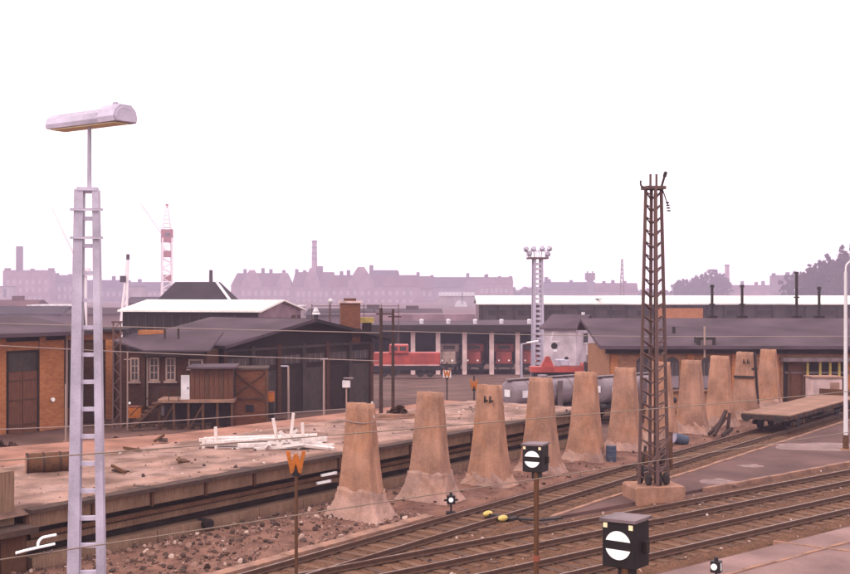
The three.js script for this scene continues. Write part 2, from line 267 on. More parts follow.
pierWords.forEach((l, k) => {
  const [x, d] = yardPoint(4.27 * k, 0), t = thing('concrete_pier', l, 'pier', [x, 0, -d], RA + rr(-.03, .03), 'row of tapered concrete piers');
  const H = 4.14 + rr(-.07, .07) - (k === 0 ? .05 : 0);
  add(t, 'shaft', pierGeo(k, .3, H, y => { const q = 1 - y / 4.2, f = .95 + .62 * q + .42 * Math.pow(Math.max(0, q), 5); return [.40 + .40 * q + .2 * Math.pow(Math.max(0, q), 5), f]; }, 18, .06, 50 + k), k % 2 ? M.concrete2 : M.concrete);
  add(t, 'footing', pierGeo(k + 20, -.15, 1.0 + .12 * Math.sin(k * 2.3), y => { const q = Math.max(0, 1 - y / .95), f = 1 - y / 4.2, p = Math.pow(f, 5); return [.40 + .40 * f + .2 * p - .05 + .42 * q * q, .95 + .62 * f + .42 * p - .05 + .42 * q * q]; }, 18, .26, 90 + k), M.mortar);
  if (k === 0) { bar(t, 'rod', [.1, H - .5, .5], [.1, H + .08, .42], .05, M.white); add(t, 'wire_loop', tubeGeo([[-.25, H - .62, -.5], [-.26, H - .66, 0], [-.22, H - .64, .5], [.2, H - .6, .52]], .018), M.wireThin); }
  if (k === 2 || k === 9) for (const z of [.05, .3]) { bar(t, 'hook', [-.3, H - .62, z], [-.46, H - .62, z], .08, M.iron); bar(t, 'hook', [-.44, H - .70, z], [-.44, H - .42, z], .06, M.iron); }
  if (k === 9) { bar(t, 'bracket', [-.36, H - 1.5, -.6], [-.36, H - 1.5, .75], .12, M.iron); bar(t, 'bracket', [-.3, H - 1.0, .55], [.4, H - 1.0, .6], .12, M.iron); bar(t, 'bracket', [.1, 1.0, .76], [.1, H, .55], .14, M.iron); }
});

// ---------------------------------------------------------------- lamp mast at the left
{
  const D = 17, t = thing('lamp_mast', 'tall pale ladder-like lamp mast with trough lamp at left', 'lamp post', [X(88, D), 0, -D], .12);
  const top = Y(190, D), hw = y => .115 + .065 * (1 - y / top) * 2;
  const post = (sx, w) => { const g = extr([[-w / 2, -.1], [w / 2, -.1], [w / 2, .1], [-w / 2, .1]], top, .006); g.rotateX(-Math.PI / 2); const P = g.attributes.position; for (let i = 0; i < P.count; i++) { const y = P.getY(i), k = (1.5 - .5 * y / top); P.setX(i, P.getX(i) * k + sx * hw(y)); } metreUV(g); g.computeVertexNormals(); add(t, 'upright', g, M.galv); };
  post(-1, .115); post(1, .075);
  let k = 0; for (let y = top - .02; y > 1; y -= .392, k++) box(t, 'rung', [hw(y) * 2, .055, .10], [0, y, 0], M.galv);
  for (const y of [Y(210, D), Y(238, D)]) bar(t, 'step_bar', [-.23, y, .12], [.23, y, .12], .035, M.galv);
  box(t, 'cap', [.28, .05, .24], [0, top + .01, 0], M.galv);
  cyl(t, 'neck_tube', .034, .028, .95, [.02, top + .45, 0], M.galv);
  const lamp = new THREE.Group(); lamp.name = 'lamp_head'; t.add(lamp); lamp.position.set(.03, top + .93, 0); lamp.rotation.y = -.62 - .12;
  const prof = [[-.17, 0], [.17, 0], [.185, .05], [.16, .13], [.09, .19], [-.09, .19], [-.16, .13], [-.185, .05]];
  const g = extr(prof, 1.55, .01); g.translate(0, 0, -.775); g.rotateY(Math.PI / 2); add(lamp, 'housing', g, M.galv);
  const g2 = extr(prof.map(q => [q[0] * 1.12, q[1] * 1.18]), .34, .012); g2.rotateY(Math.PI / 2); add(lamp, 'end_housing', g2, M.galv, [.42, 0, 0]);
  box(lamp, 'diffuser', [1.4, .03, .25], [-.02, -.012, 0], M.amber); cyl(lamp, 'knob', .05, .04, .09, [.55, .24, 0], M.galv);
}
// ---------------------------------------------------------------- lattice catenary mast
function latticeMast(t, H, w0, w1, n, leg, brace, m, y0 = 0) {
  const c = (y, sx, sz) => { const w = (w0 + (w1 - w0) * y / H) / 2; return [sx * w, y0 + y, sz * w]; };
  for (const sx of [-1, 1]) for (const sz of [-1, 1]) bar(t, 'leg', c(0, sx, sz), c(H, sx, sz), leg, m);
  for (let i = 0; i < n; i++) {
    const a = H * i / n, b = H * (i + 1) / n, f = i % 2 ? 1 : -1;
    for (const s of [-1, 1]) { bar(t, 'brace', c(a, f, s), c(b, -f, s), brace, m, brace * .5); bar(t, 'brace', c(a, s, -f), c(b, s, f), brace, m, brace * .5); }
  }
}
{
  const D = 44.3, t = thing('catenary_mast', 'tall rusty lattice mast on a concrete footing beside the siding', 'mast', [X(656, D), 0, -D - .5], .18);
  const g = extr([[-.95, 0], [.95, 0], [.95, .66], [.9, .72], [-.9, .72], [-.95, .66]], 1.5, .02); g.translate(0, -.1, -.75); add(t, 'footing', g, M.concrete2);
  const H = Y(186, D) - .65;
  { const c = (y, i) => { const w = (.8 + (.42 - .8) * y / H) / Math.SQRT2, a = i * Math.PI / 2 - .1; return [Math.sin(a) * w, .6 + y, Math.cos(a) * w]; };   // square shaft, one corner to the tracks
    for (let i = 0; i < 4; i++) { bar(t, 'leg', c(0, i), c(H, i), .10, M.lattice); for (let k = 0; k < 24; k++) { const y = H * k / 24; i % 2 ? bar(t, 'brace', c(y + .36, i), c(y + .06, (i + 1) % 4), .055, M.lattice, .03) : bar(t, 'brace', c(y + .06, i), c(y + .36, (i + 1) % 4), .055, M.lattice, .03); } } }
  cyl(t, 'drop_pipe', .05, .05, H - .2, [.02, .6 + H / 2 - .1, .1], M.latticeDark);
  box(t, 'head_frame', [.75, .12, .7], [0, H + .62, 0], M.lattice);
  for (const x of [-.12, .12]) bar(t, 'head_post', [x, H + .6, 0], [x, H + 1.15, 0], .07, M.lattice);
  add(t, 'hook_arm', tubeGeo([[-.3, H + .62, 0], [-.5, H + .7, .02], [-.52, H + .9, .02]], .035, 12), M.latticeDark);
  bar(t, 'tilted_rod', [.28, H + .6, .05], [.48, H + 1.25, .05], .07, M.latticeDark); bar(t, 'insulator', [.42, H + 1.05, .05], [.47, H + 1.22, .05], .11, M.iron);
  bar(t, 'hanger', [.3, H + .62, .1], [.55, H - .05, .1], .035, M.latticeDark); for (let i = 0; i < 4; i++) cyl(t, 'insulator_disc', .07, .07, .05, [.52 + i * .018, H + .06 - i * .1, .1], M.iron);
  for (const [x, z, w, h] of [[-.32, .3, .3, .5], [.05, .45, .26, .4], [.35, .35, .28, .55], [-.45, -.2, .3, .7], [.2, 0, .3, .6]]) { const o = add(t, 'base_plate', new THREE.DodecahedronGeometry(.5, 0), M.iron, [x, .6 + h / 2, z]); o.scale.set(w, h, w); }
  bar(t, 'stay', [-.4, 1.4, .56], [.5, 2.5, .52], .07, M.lattice);
}
{ // junk by the mast
  const t = thing('winch', 'dark rusty scrap winch standing behind the lattice mast', 'winch', [X(650, 52), 0, -52], .5);
  box(t, 'frame', [1.1, .12, .6], [0, .1, 0], M.iron); for (const s of [-1, 1]) bar(t, 'upright', [s * .45, .1, 0], [s * .25, 1.15, 0], .09, M.iron);
  cyl(t, 'drum', .3, .3, .7, [0, .62, 0], M.rustbar, [0, 0, Math.PI / 2]); cyl(t, 'wheel', .42, .42, .07, [.5, .6, 0], M.latticeDark, [0, 0, Math.PI / 2]); bar(t, 'crank', [.55, .6, 0], [.75, 1.0, .1], .05, M.iron);
  bar(t, 'post', [1.0, 0, .2], [1.0, 1.7, .2], .12, M.rustbar);
}
// ---------------------------------------------------------------- signals
function boxSignal(label, px, py, D, k, rot) {
  const y = Y(py, D), t = thing('shunting_signal', label, 'signal', [X(px, D), 0, -D], rot);
  cyl(t, 'post', .05, .045, y - .2, [.06, (y - .2) / 2, -.05], M.rustbar);
  cyl(t, 'clamp', .065, .065, .1, [.06, y - 1.75, -.05], M.reds);
  const b = add(t, 'lamp_box', new RoundedBoxGeometry(.37, .47, .32, 2, .012), M.black, [0, y, -.16]);
  box(t, 'roof_plate', [.41, .03, .37], [0, y + .25, -.16], M.greymetal, [.02, 0, .03]);
  const half = s => { const sh = new THREE.Shape(); const r = .145, c = .045, a = Math.asin(c / r); sh.absarc(0, 0, r, s > 0 ? a : Math.PI + a, s > 0 ? Math.PI - a : 2 * Math.PI - a, false); sh.closePath(); return new THREE.ExtrudeGeometry(sh, { depth: .008, bevelEnabled: false, curveSegments: 20 }); };
  for (const s of [1, -1]) add(t, 'white_disc_half', half(s), M.lens, [0, y - .005, .001]);
  for (const s of [-1, 1]) box(t, 'marker_lens', [.045, .05, .012], [s * .145, y + .19, .003], M.amber);
  box(t, 'hinge', [.05, .12, .06], [.20, y - .03, -.22], M.iron); box(t, 'cable_box', [.14, .12, .14], [.05, y - .29, -.1], M.black);
}
boxSignal('nearer large black signal box with barred white disc', 618, 545, 12, 1, -.66);
boxSignal('smaller black signal box with barred white disc before the fourth pier', 532, 459, 20.8, 1, -.48);
function lantern(label, px, py, D, h, rot) {
  const t = thing('ground_lantern', label, 'lantern', [X(px, D), 0, -D], rot);
  cyl(t, 'stake', .035, .03, h, [0, h / 2, 0], M.iron); box(t, 'body', [.26, .3, .24], [0, h + .12, 0], M.black); cyl(t, 'chimney', .06, .045, .1, [0, h + .32, 0], M.black);
  cyl(t, 'lens', .085, .085, .03, [-.03, h + .13, .125], M.lens, [Math.PI / 2, 0, 0]); box(t, 'side_lens', [.02, .2, .07], [.131, h + .13, .03], M.lens); if (px < 500) box(t, 'wing', [.5, .07, .05], [0, h + .1, -.02], M.black); box(t, 'foot', [.3, .12, .3], [0, .06, 0], M.iron);
}
lantern('small black lantern beside the second pier', 451, 513, 42.0, .42, .2);
lantern('small black lantern with white lens at bottom edge', 716, 590, 31.5, .5, -.5);
function wSign(label, px, py, D, big, post, group) {
  const y = Y(py, D), g0 = ground(D), t = thing('letter_sign', label, 'sign', [X(px, D), g0, -D], 0, group), k = big;
  cyl(t, 'post', .05 * k, .045 * k, y - g0, [0, (y - g0) / 2, -.08], post ? M.rustbar : M.latticeDark);
  const pts = [[-.27, .3], [-.17, .3], [-.11, .02], [-.045, .22], [.045, .22], [.11, .02], [.17, .3], [.27, .3], [.15, -.3], [.08, -.3], [0, -.02], [-.08, -.3], [-.15, -.3]];
  add(t, 'letter_plate', extr(pts.map(q => [q[0] * k, q[1] * k]), .03, .004), M.orange, [0, y, 0]); box(t, 'bracket', [.2 * k, .14 * k, .06], [0, y - .33 * k, -.05], M.black);
  return t;
}
wSign('orange letter W sign on a rusty post, nearest', 296, 462, 31, .95, 1);
{ const D = 88, t = wSign('far orange W sign with a white plate below it', 447, 362, D, 1.05, 0); box(t, 'white_plate', [.6, .55, .04], [0, Y(374, D) - ground(D), .01], M.white); }
wSign('far orange W sign without a plate, left of the fourth pier', 474, 376, 80, 1.1, 0);

// ---------------------------------------------------------------- overhead wires
function wire(label, pts, r, m = M.wire) { const o = add(scene, numbered('overhead_wire'), tubeGeo(pts, r, 60, 5), m); o.userData = { label, category: 'wire' }; return o; }
{
  const c = (a, h) => { const [x, d] = mainPoint(a, 11); return [x, h, -d]; };
  wire('lower overhead wire crossing the whole picture in front of the piers', [c(-10, 5.52), c(4, 5.47), c(16, 5.48), c(28, 5.46), c(45, 5.5)], .007);
  wire('upper overhead wire crossing in front of the lumber and piers', [c(-10, 6.7), c(4, 6.4), c(13, 6.26), c(20, 6.2), c(30, 6.3), c(45, 6.7)], .007);
  const [ix, id] = mainPoint(4.52, 11), t = thing('section_insulator', 'white forked insulator hanging on the lower overhead wire', 'insulator', [ix, 5.51, -id], RB); t.scale.setScalar(.66);
  add(t, 'stem', tubeGeo([[-.28, 0, 0], [-.1, .02, 0], [.3, .05, 0]], .021, 16, 8), M.insul); add(t, 'fork', tubeGeo([[.05, .03, 0], [.05, .1, 0], [.1, .16, 0], [.2, .175, 0], [.32, .18, 0]], .021, 20, 8), M.insul);
  add(t, 'clamp', tubeGeo([[.12, -.04, 0], [.2, -.07, 0], [.27, -.03, 0]], .012, 12, 6), M.greymetal);
}
{
  const D = 60, g = 0, t = thing('wire_pole', 'thin dark pole left of the second pier top', 'pole', [X(381, D), g, -D], 0, 'pair of dark wire poles');
  cyl(t, 'pole', .11, .08, Y(308, D), [0, Y(308, D) / 2, 0], M.latticeDark); box(t, 'arm', [.9, .07, .07], [.2, Y(314, D), 0], M.latticeDark);
  const u = thing('wire_pole', 'thin dark pole between the red locomotive and the second pier', 'pole', [X(393, D + 3), g, -D - 3], 0, 'pair of dark wire poles');
  cyl(u, 'pole', .10, .07, Y(310, D), [0, Y(310, D) / 2, 0], M.latticeDark); box(u, 'arm', [.7, .07, .07], [.1, Y(318, D), 0], M.latticeDark);
  wire('thin wire across the left buildings, upper of the two', [[X(-90, 62), Y(321, 62), -62], [X(150, 61), Y(327.5, 61), -61], [X(381, 60), Y(333, 60), -60]], .022, M.wireThin);
  wire('thin wire across the left buildings, lower of the two', [[X(-90, 62), Y(341, 62), -62], [X(150, 61), Y(353, 61), -61], [X(381, 60), Y(361, 60), -60]], .022, M.wireThin);
  wire('thin wire running along the right shed roof', [[X(381, 60), Y(331, 60), -60], [X(600, 62), Y(336, 62), -62], [X(960, 64), Y(336, 64), -64]], .018, M.wireThin);
  wire('thin wire sloping from the wall to the left buildings', [[X(-60, 46), Y(432, 46), -46], [X(120, 50), Y(424, 50), -50], [X(345, 55), Y(409, 55), -55]], .02, M.wireThin);
}
// ---------------------------------------------------------------- small things on the raised yard and the strip
{
  const D = 41, t = thing('boiler_drum', 'rusty drum lying on the raised yard behind the lamp mast', 'drum', [X(51, D), 1.62, -D], .42);
  cyl(t, 'shell', .37, .37, 1.6, [0, .37, 0], M.rustbar, [0, 0, Math.PI / 2], 28); for (const x of [-.78, -.25, .3, .78]) cyl(t, 'hoop', .39, .39, .06, [x, .37, 0], M.latticeDark, [0, 0, Math.PI / 2], 28); cyl(t, 'end_cap', .3, .3, .04, [-.81, .37, 0], M.concrete, [0, 0, Math.PI / 2]);
}
{ // pale timber stack: each layer a part
  const t = thing('timber_stack', 'heap of white painted timbers lying on the raised yard', 'timber pile', [X(265, 47.5), 1.62, -47.5], .1);
  for (let i = 0; i < 17; i++) { const L = rr(2.6, 5.2), row = i % 6, lay = Math.floor(i / 6); box(t, 'timber', [L, .13, .17], [rr(-.6, .6), .08 + lay * .15, -.7 + row * .26 + rr(-.04, .04)], M.whitewood, [rr(-.02, .02), rr(-.13, .13), rr(-.03, .03)]); }
  for (const [x, y0, x1, y1, z] of [[.55, .2, .35, 1.3, .8], [1.0, .1, 1.15, 1.5, .85], [1.55, .1, 1.5, 1.1, .75], [.4, .1, 1.3, .85, .95], [1.4, .1, .6, .8, 1.0], [-1.9, 0, -1.92, .95, .5], [-2.4, 0, -2.4, .5, .4]]) bar(t, 'upright_timber', [x, y0, z], [x1, y1, z], .12, M.whitewood);
  for (let i = 0; i < 7; i++) bar(t, 'offcut', [rr(-.5, 2.6), rr(.05, .5), rr(.8, 1.5)], [rr(-.5, 2.8), rr(.05, .4), rr(.8, 1.5)], .11, M.whitewood);
}
{
  const D = 47, t = thing('plank_stack', 'low pile of pale planks between the first two piers', 'planks', [X(392, 58), 1.62, -58], .4);
  for (let i = 0; i < 5; i++) box(t, 'plank', [rr(1.4, 2.6), .14, .3], [rr(-.2, .2), .08 + (i % 2) * .15, -.5 + i * .26], M.kerb, [0, rr(-.1, .1), 0]);
  const u = thing('white_pipe', 'short white pipe lying on ground left of second pier', 'pipe', [X(401, 66), 0, -66], .3); add(u, 'pipe', tubeGeo([[-.7, .12, 0], [-.1, .38, 0], [.1, .5, 0], [.75, .4, 0]], .08, 20, 8), M.white); box(u, 'flange', [.2, .2, .2], [-.7, .14, 0], M.white);
  for (const [px, py, L, l] of [[330, 469, .62, 'upper white rod lying on the wall beam beside the first pier'], [326, 478, .55, 'lower white rod lying on the wall beam beside the first pier']]) { const c = yardPoint(px === 330 ? 1.9 : 1.6, 3.02); const v = thing('white_rod', l, 'rod', [c[0], px === 330 ? 1.0 : .74, -c[1]], RA); box(v, 'rod', [L * 1.4, .09, .09], [0, .03, .0], M.insul); box(v, 'end_clip', [.06, .11, .11], [L * .6, .03, 0], M.white); }
}
function barrel(label, px, D, r, h, m, tilt) {
  const t = thing('barrel', label, 'barrel', [X(px, D), tilt ? r * .75 : 0, -D], .4); const q = new THREE.Group();
  const pts = []; for (let i = 0; i <= 20; i++) { const k = i / 20; pts.push(new THREE.Vector2(r * (1 + ([6, 7, 13, 14].includes(i) ? .05 : 0)), k * h)); } pts.unshift(new THREE.Vector2(0, 0)); pts.push(new THREE.Vector2(r * .94, h - .01), new THREE.Vector2(0, h - .02));
  const s = add(t, 'shell', new THREE.LatheGeometry(pts, 24), m); const l = cyl(t, 'lid', r * .93, r * .93, .02, [0, h - .005, 0], tilt ? M.galv : M.greymetal); if (tilt) { t.rotation.set(.2, .3, 1.25); }
}
barrel('upright blue barrel between the fifth and sixth piers', 611, 54.8, .24, .78, M.blue, 0); barrel('blue barrel with pale lid lying near the eighth pier', 686, 61, .27, .75, M.blue, 1);
{ // point lever and rods by the siding
  const t = thing('point_lever', 'yellow weighted point lever beside the siding rails', 'point lever', [X(478, 42.2), 0, -42.2 + .6], RA);
  const w = p => { const o = add(t, 'weight', new THREE.SphereGeometry(.19, 14, 10), M.yellow, p); o.scale.set(1.35, .55, .7); }; w([-.2, .2, .5]); w([-.6, .2, 1.35]); bar(t, 'lever', [-.25, .2, .5], [-.55, .22, 1.35], .05, M.iron); box(t, 'base', [.5, .12, 1.1], [-.1, .1, 1.0], M.iron);
  const u = thing('rod_cover', 'dark steel rod covers lying near the signal post', 'rod cover', [X(541, 40.6), .1, -40.6], .05); box(u, 'cover', [.9, .06, .22], [-.35, .03, .1], M.iron, [0, -.35, 0]); box(u, 'cover', [.8, .06, .22], [.35, .03, 0], M.iron, [0, .45, 0]);
  const m = mainPoint(14.2, 24.9), q = thing('point_machine', 'dark point machine between main track rails at bottom', 'point machine', [m[0], .1, -m[1]], RB); box(q, 'case', [.5, .2, .34], [0, .1, 0], M.iron); box(q, 'cover', [.36, .08, .26], [0, .24, 0], M.black); bar(q, 'rod', [.2, .1, -.1], [.2, .1, -.9], .04, M.iron);
}
{ // rubble
  const n = 4200, g = new THREE.DodecahedronGeometry(1, 0), P = g.attributes.position; const I = new THREE.InstancedMesh(g, mat(1, 1, 1, null, 1, .95), n); I.name = 'rubble_stones'; I.userData = { kind: 'stuff', label: 'loose stones and broken mortar strewn before the wall', category: 'rubble' };
  const mx = new THREE.Matrix4(), q = new THREE.Quaternion(), c = new THREE.Color();
  for (let i = 0; i < n; i++) {
    const [x, d] = rnd() < .72 ? yardPoint(rr(-17, 1.5), rr(-2, 2.7)) : yardPoint(rr(1, 44), rr(-2.1, 2.7)), s = .015 + .1 * Math.pow(rnd(), 6); q.setFromEuler(new THREE.Euler(rr(0, 6), rr(0, 6), rr(0, 6)));
    mx.compose(V(x, .05 + s * .12 + rr(0, .03), -d), q, V(s * rr(.8, 1.7), s * rr(.35, .7), s)); I.setMatrixAt(i, mx); const k = rnd(); if (k < .14) c.setRGB(.42, .29, .24); else if (k < .6) c.setRGB(.21, .12, .092); else c.setRGB(.075, .045, .036); I.setColorAt(i, c);
  }
  scene.add(I);
}
// ---------------------------------------------------------------- buildings, left
function windowPart(parent, x, y, z, w, h, rot = 0, frame = M.paleFrame, cross = true) {   // recessed pane, frame, sill; faces local +z
  const o = new THREE.Group(); o.name = 'window'; o.position.set(x, y, z); o.rotation.y = rot; parent.add(o);
  box(o, 'pane', [w, h, .04], [0, 0, .02], M.glass); for (const s of [-1, 1]) { box(o, 'frame', [.1, h + .2, .09], [s * (w / 2 + .05), 0, .05], frame); box(o, 'frame', [w, .1, .09], [0, s * (h / 2 + .05), .05], frame); }
  if (cross) { box(o, 'glazing_bar', [.06, h, .05], [0, 0, .055], frame); for (const k of [-.17, .17]) box(o, 'glazing_bar', [w, .05, .045], [0, h * k, .052], frame); }
  box(o, 'sill', [w + .4, .12, .22], [0, -h / 2 - .17, .1], frame); return o;
}
{ // brick engine shed at the far left; facade along the siding direction
  const D = 66, b = ground(D) - .1, t = thing('brick_shed', 'orange brick shed with tall brown doors at the left edge', 'building', [X(0, D), b, -D], RA);
  const r0 = -14, r1 = 4.37, h = Y(337, D) - b, T = 10;
  box(t, 'wall', [r1 - r0, h, T], [(r0 + r1) / 2, h / 2, -T / 2], M.brick);
  for (const x of [r0 + 2, -8, -3.2, .1, 2.75]) box(t, 'pilaster', [.42, h - .1, .16], [x, h / 2 - .05, .07], M.brick);
  box(t, 'cornice', [r1 - r0, .3, .14], [(r0 + r1) / 2, h - .15, .07], M.fascia);
  for (const dx of [-6.6, .45]) { const dr = new THREE.Group(); dr.name = 'door'; dr.position.set(dx, 0, .02); t.add(dr); box(dr, 'leaf', [.95, 3.5, .1], [.48, 1.75, .05], M.doorBrown); box(dr, 'leaf', [.95, 3.5, .1], [1.47, 1.75, .05], M.doorBrown); box(dr, 'transom', [1.96, 1.05, .08], [.98, 4.04, .04], M.doorGrey); box(dr, 'frame', [.08, 4.6, .16], [1.98, 2.3, .08], M.fascia); box(dr, 'frame', [.08, 4.6, .16], [-.03, 2.3, .08], M.fascia); box(dr, 'lintel', [2.1, .12, .14], [.98, 4.64, .07], M.fascia); for (const y of [.5, 1.9, 3.0]) box(dr, 'rail', [1.8, .09, .03], [.98, y, .115], M.timber); }
  const g = extr([[1.2, -.05], [1.2, .18], [-6, 1.05], [-13, .25], [-13, -.05]], r1 - r0 + 1.8); g.rotateY(Math.PI / 2); g.scale(1, 1, -1); g.index; add(t, 'roof', metreUV(new THREE.ExtrudeGeometry(new THREE.Shape([[-1.3, 0], [-1.3, .22], [5, 1.0], [11, .25], [11, 0]].map(q => new THREE.Vector2(...q))), { depth: r1 - r0 + 1.6, bevelEnabled: false }).rotateY(Math.PI / 2)), M.roof, [r0 - .3, h + .005, 0]);
  cyl(t, 'downpipe', .06, .06, h, [r1 + .1, h / 2, .1], M.paleFrame); cyl(t, 'wall_lamp', .12, .12, .1, [r1 - .9, 1.75, .12], M.lens, [Math.PI / 2, 0, 0]);
}
{ // small lattice mast standing on that roof side
  const D = 74, t = thing('roof_mast', 'small dark pyramid lattice mast rising behind the brick shed roof', 'mast', [X(54.5, D), ground(D), -D - 6], .3);
  latticeMast(t, Y(301, D + 6) - ground(D), 1.15, .12, 14, .1, .06, M.latticeDark);
}
{ // dark recess with grey doors between the sheds
  const D = 74, b = ground(D), t = thing('dark_shed', 'dark shed with grey doors behind the lamp mast', 'building', [X(62, D), b, -D], .12), w = X(120, D) - X(62, D), h = Y(340, D) - b;
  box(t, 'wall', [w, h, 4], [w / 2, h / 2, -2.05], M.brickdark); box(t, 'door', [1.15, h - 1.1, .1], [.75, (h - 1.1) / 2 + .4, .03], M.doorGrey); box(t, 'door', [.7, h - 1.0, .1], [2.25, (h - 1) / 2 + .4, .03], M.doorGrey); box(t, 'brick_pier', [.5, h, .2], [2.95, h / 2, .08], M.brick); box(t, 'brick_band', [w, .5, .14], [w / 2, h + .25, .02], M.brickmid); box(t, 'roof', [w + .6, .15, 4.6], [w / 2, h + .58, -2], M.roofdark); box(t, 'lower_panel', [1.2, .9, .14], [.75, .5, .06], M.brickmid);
}
{
  const D = 68, t = thing('lattice_post', 'slender reddish lattice post right of the lamp mast', 'post', [X(117, D), ground(D), -D], .1), H = Y(322, D) - ground(D);
  for (const s of [-1, 1]) bar(t, 'upright', [s * .23, 0, 0], [s * .2, H, 0], .08, M.lattice); for (let i = 0; i < 12; i++) bar(t, 'brace', [(i % 2 ? -1 : 1) * .22, H * i / 12, 0], [(i % 2 ? 1 : -1) * .22, H * (i + 1) / 12, 0], .05, M.lattice); box(t, 'cap', [.6, .1, .2], [0, H, 0], M.lattice);
  const u = thing('thin_pole', 'thin pale pole right of the lattice post', 'pole', [X(125, D), ground(D), -D - .6]); cyl(u, 'pole', .05, .04, Y(352, D) - ground(D), [0, (Y(352, D) - ground(D)) / 2, 0], M.paleFrame); box(u, 'cross_piece', [.4, .06, .06], [0, Y(360, D) - ground(D), 0], M.paleFrame);
  const v = thing('wall_pipe', 'thin pale pole standing at the brick shed corner', 'pole', [X(66, 62), 0, -62]); cyl(v, 'pole', .05, .045, Y(384, 62), [0, Y(384, 62) / 2, 0], M.paleFrame); box(v, 'foot', [.2, .1, .2], [0, .04, 0], M.kerb);
}
{ // dark brick office with three tall windows
  const D = 73, b = ground(D), t = thing('brick_office', 'dark brick building with three tall pale-framed windows', 'building', [X(118, D), b, -D], 0), w = X(207, D) - X(118, D), h = Y(352, D) - b;
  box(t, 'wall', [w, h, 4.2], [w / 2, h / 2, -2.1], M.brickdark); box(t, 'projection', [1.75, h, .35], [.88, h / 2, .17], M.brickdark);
  windowPart(t, X(136.5, D) - X(118, D), Y(369, D) - b, .35, .36, 1.25); windowPart(t, X(154.5, D) - X(118, D), Y(369, D) - b, 0, .42, 1.25); windowPart(t, X(171, D) - X(118, D), Y(369, D) - b, 0, .42, 1.25); windowPart(t, X(196, D) - X(118, D), Y(363.5, D) - b, 0, .7, .35, 0, M.paleFrame, false);
  box(t, 'fascia', [X(206, D) - X(145, D), .36, .5], [X(175.5, D) - X(118, D), h - .05, .45], M.fascia);
  const P = [[-.1, .62, .75], [1.8, 0, .75], [w + .3, 0, .75], [w + .3, .95, -4.3], [1.9, 1.0, -4.3], [-.1, .9, -4.3]];
  const g = new THREE.BufferGeometry(); const top = P.map(p => [p[0], p[1] + h + .14, p[2]]), bot = P.map(p => [p[0], p[1] + h + .04, p[2]]); const tri = []; const f = (...q) => tri.push(...q.flat());
  for (const [A, s] of [[top, 1], [bot, -1]]) for (const [i, j, k] of [[0, 1, 5], [1, 4, 5], [1, 2, 4], [2, 3, 4]]) s > 0 ? f(A[i], A[j], A[k]) : f(A[i], A[k], A[j]);
  for (let i = 0; i < 6; i++) { const j = (i + 1) % 6; f(bot[i], bot[j], top[j]); f(bot[i], top[j], top[i]); }
  g.setAttribute('position', new THREE.Float32BufferAttribute(tri, 3)); g.setAttribute('uv', new THREE.Float32BufferAttribute(new Array(tri.length / 3 * 2).fill(0), 2)); g.computeVertexNormals(); add(t, 'roof', metreUV(g), M.roof);
  cyl(t, 'downpipe', .06, .06, Y(357, D) - Y(406, D), [X(148, D) - X(118, D), (Y(357, D) + Y(406, D)) / 2 - b, .14], M.paleFrame);
  box(t, 'brick_dormer', [1.7, .6, .5], [X(138, D) - X(118, D), Y(337, D) - b, -3.8], M.brick); for (const px of [157, 171]) cyl(t, 'flue', .07, .07, .9, [X(px, D) - X(118, D), Y(336, D) - b, -2.2], M.wallGrey);
  box(t, 'cellar_window', [.5, .55, .06], [X(164, D) - X(118, D), Y(411, D) - b, .03], M.greymetal);
}
{ const D = 70, t = thing('orange_crate', 'small orange-red bin standing before the dark brick office', 'bin', [X(134, D), ground(D), -D - .3], .1); box(t, 'body', [.72, .62, .5], [0, Y(413, D) - ground(D), 0], M.orange); box(t, 'lid', [.78, .06, .56], [0, Y(407, D) - ground(D), 0], M.reds); for (const s of [-1, 1]) box(t, 'leg', [.08, Y(418, D) - ground(D), .4], [s * .3, (Y(418, D) - ground(D)) / 2, 0], M.iron); cyl(t, 'lamp', .07, .07, .08, [-.28, Y(403, D) - ground(D), .27], M.lens, [Math.PI / 2, 0, 0]); }
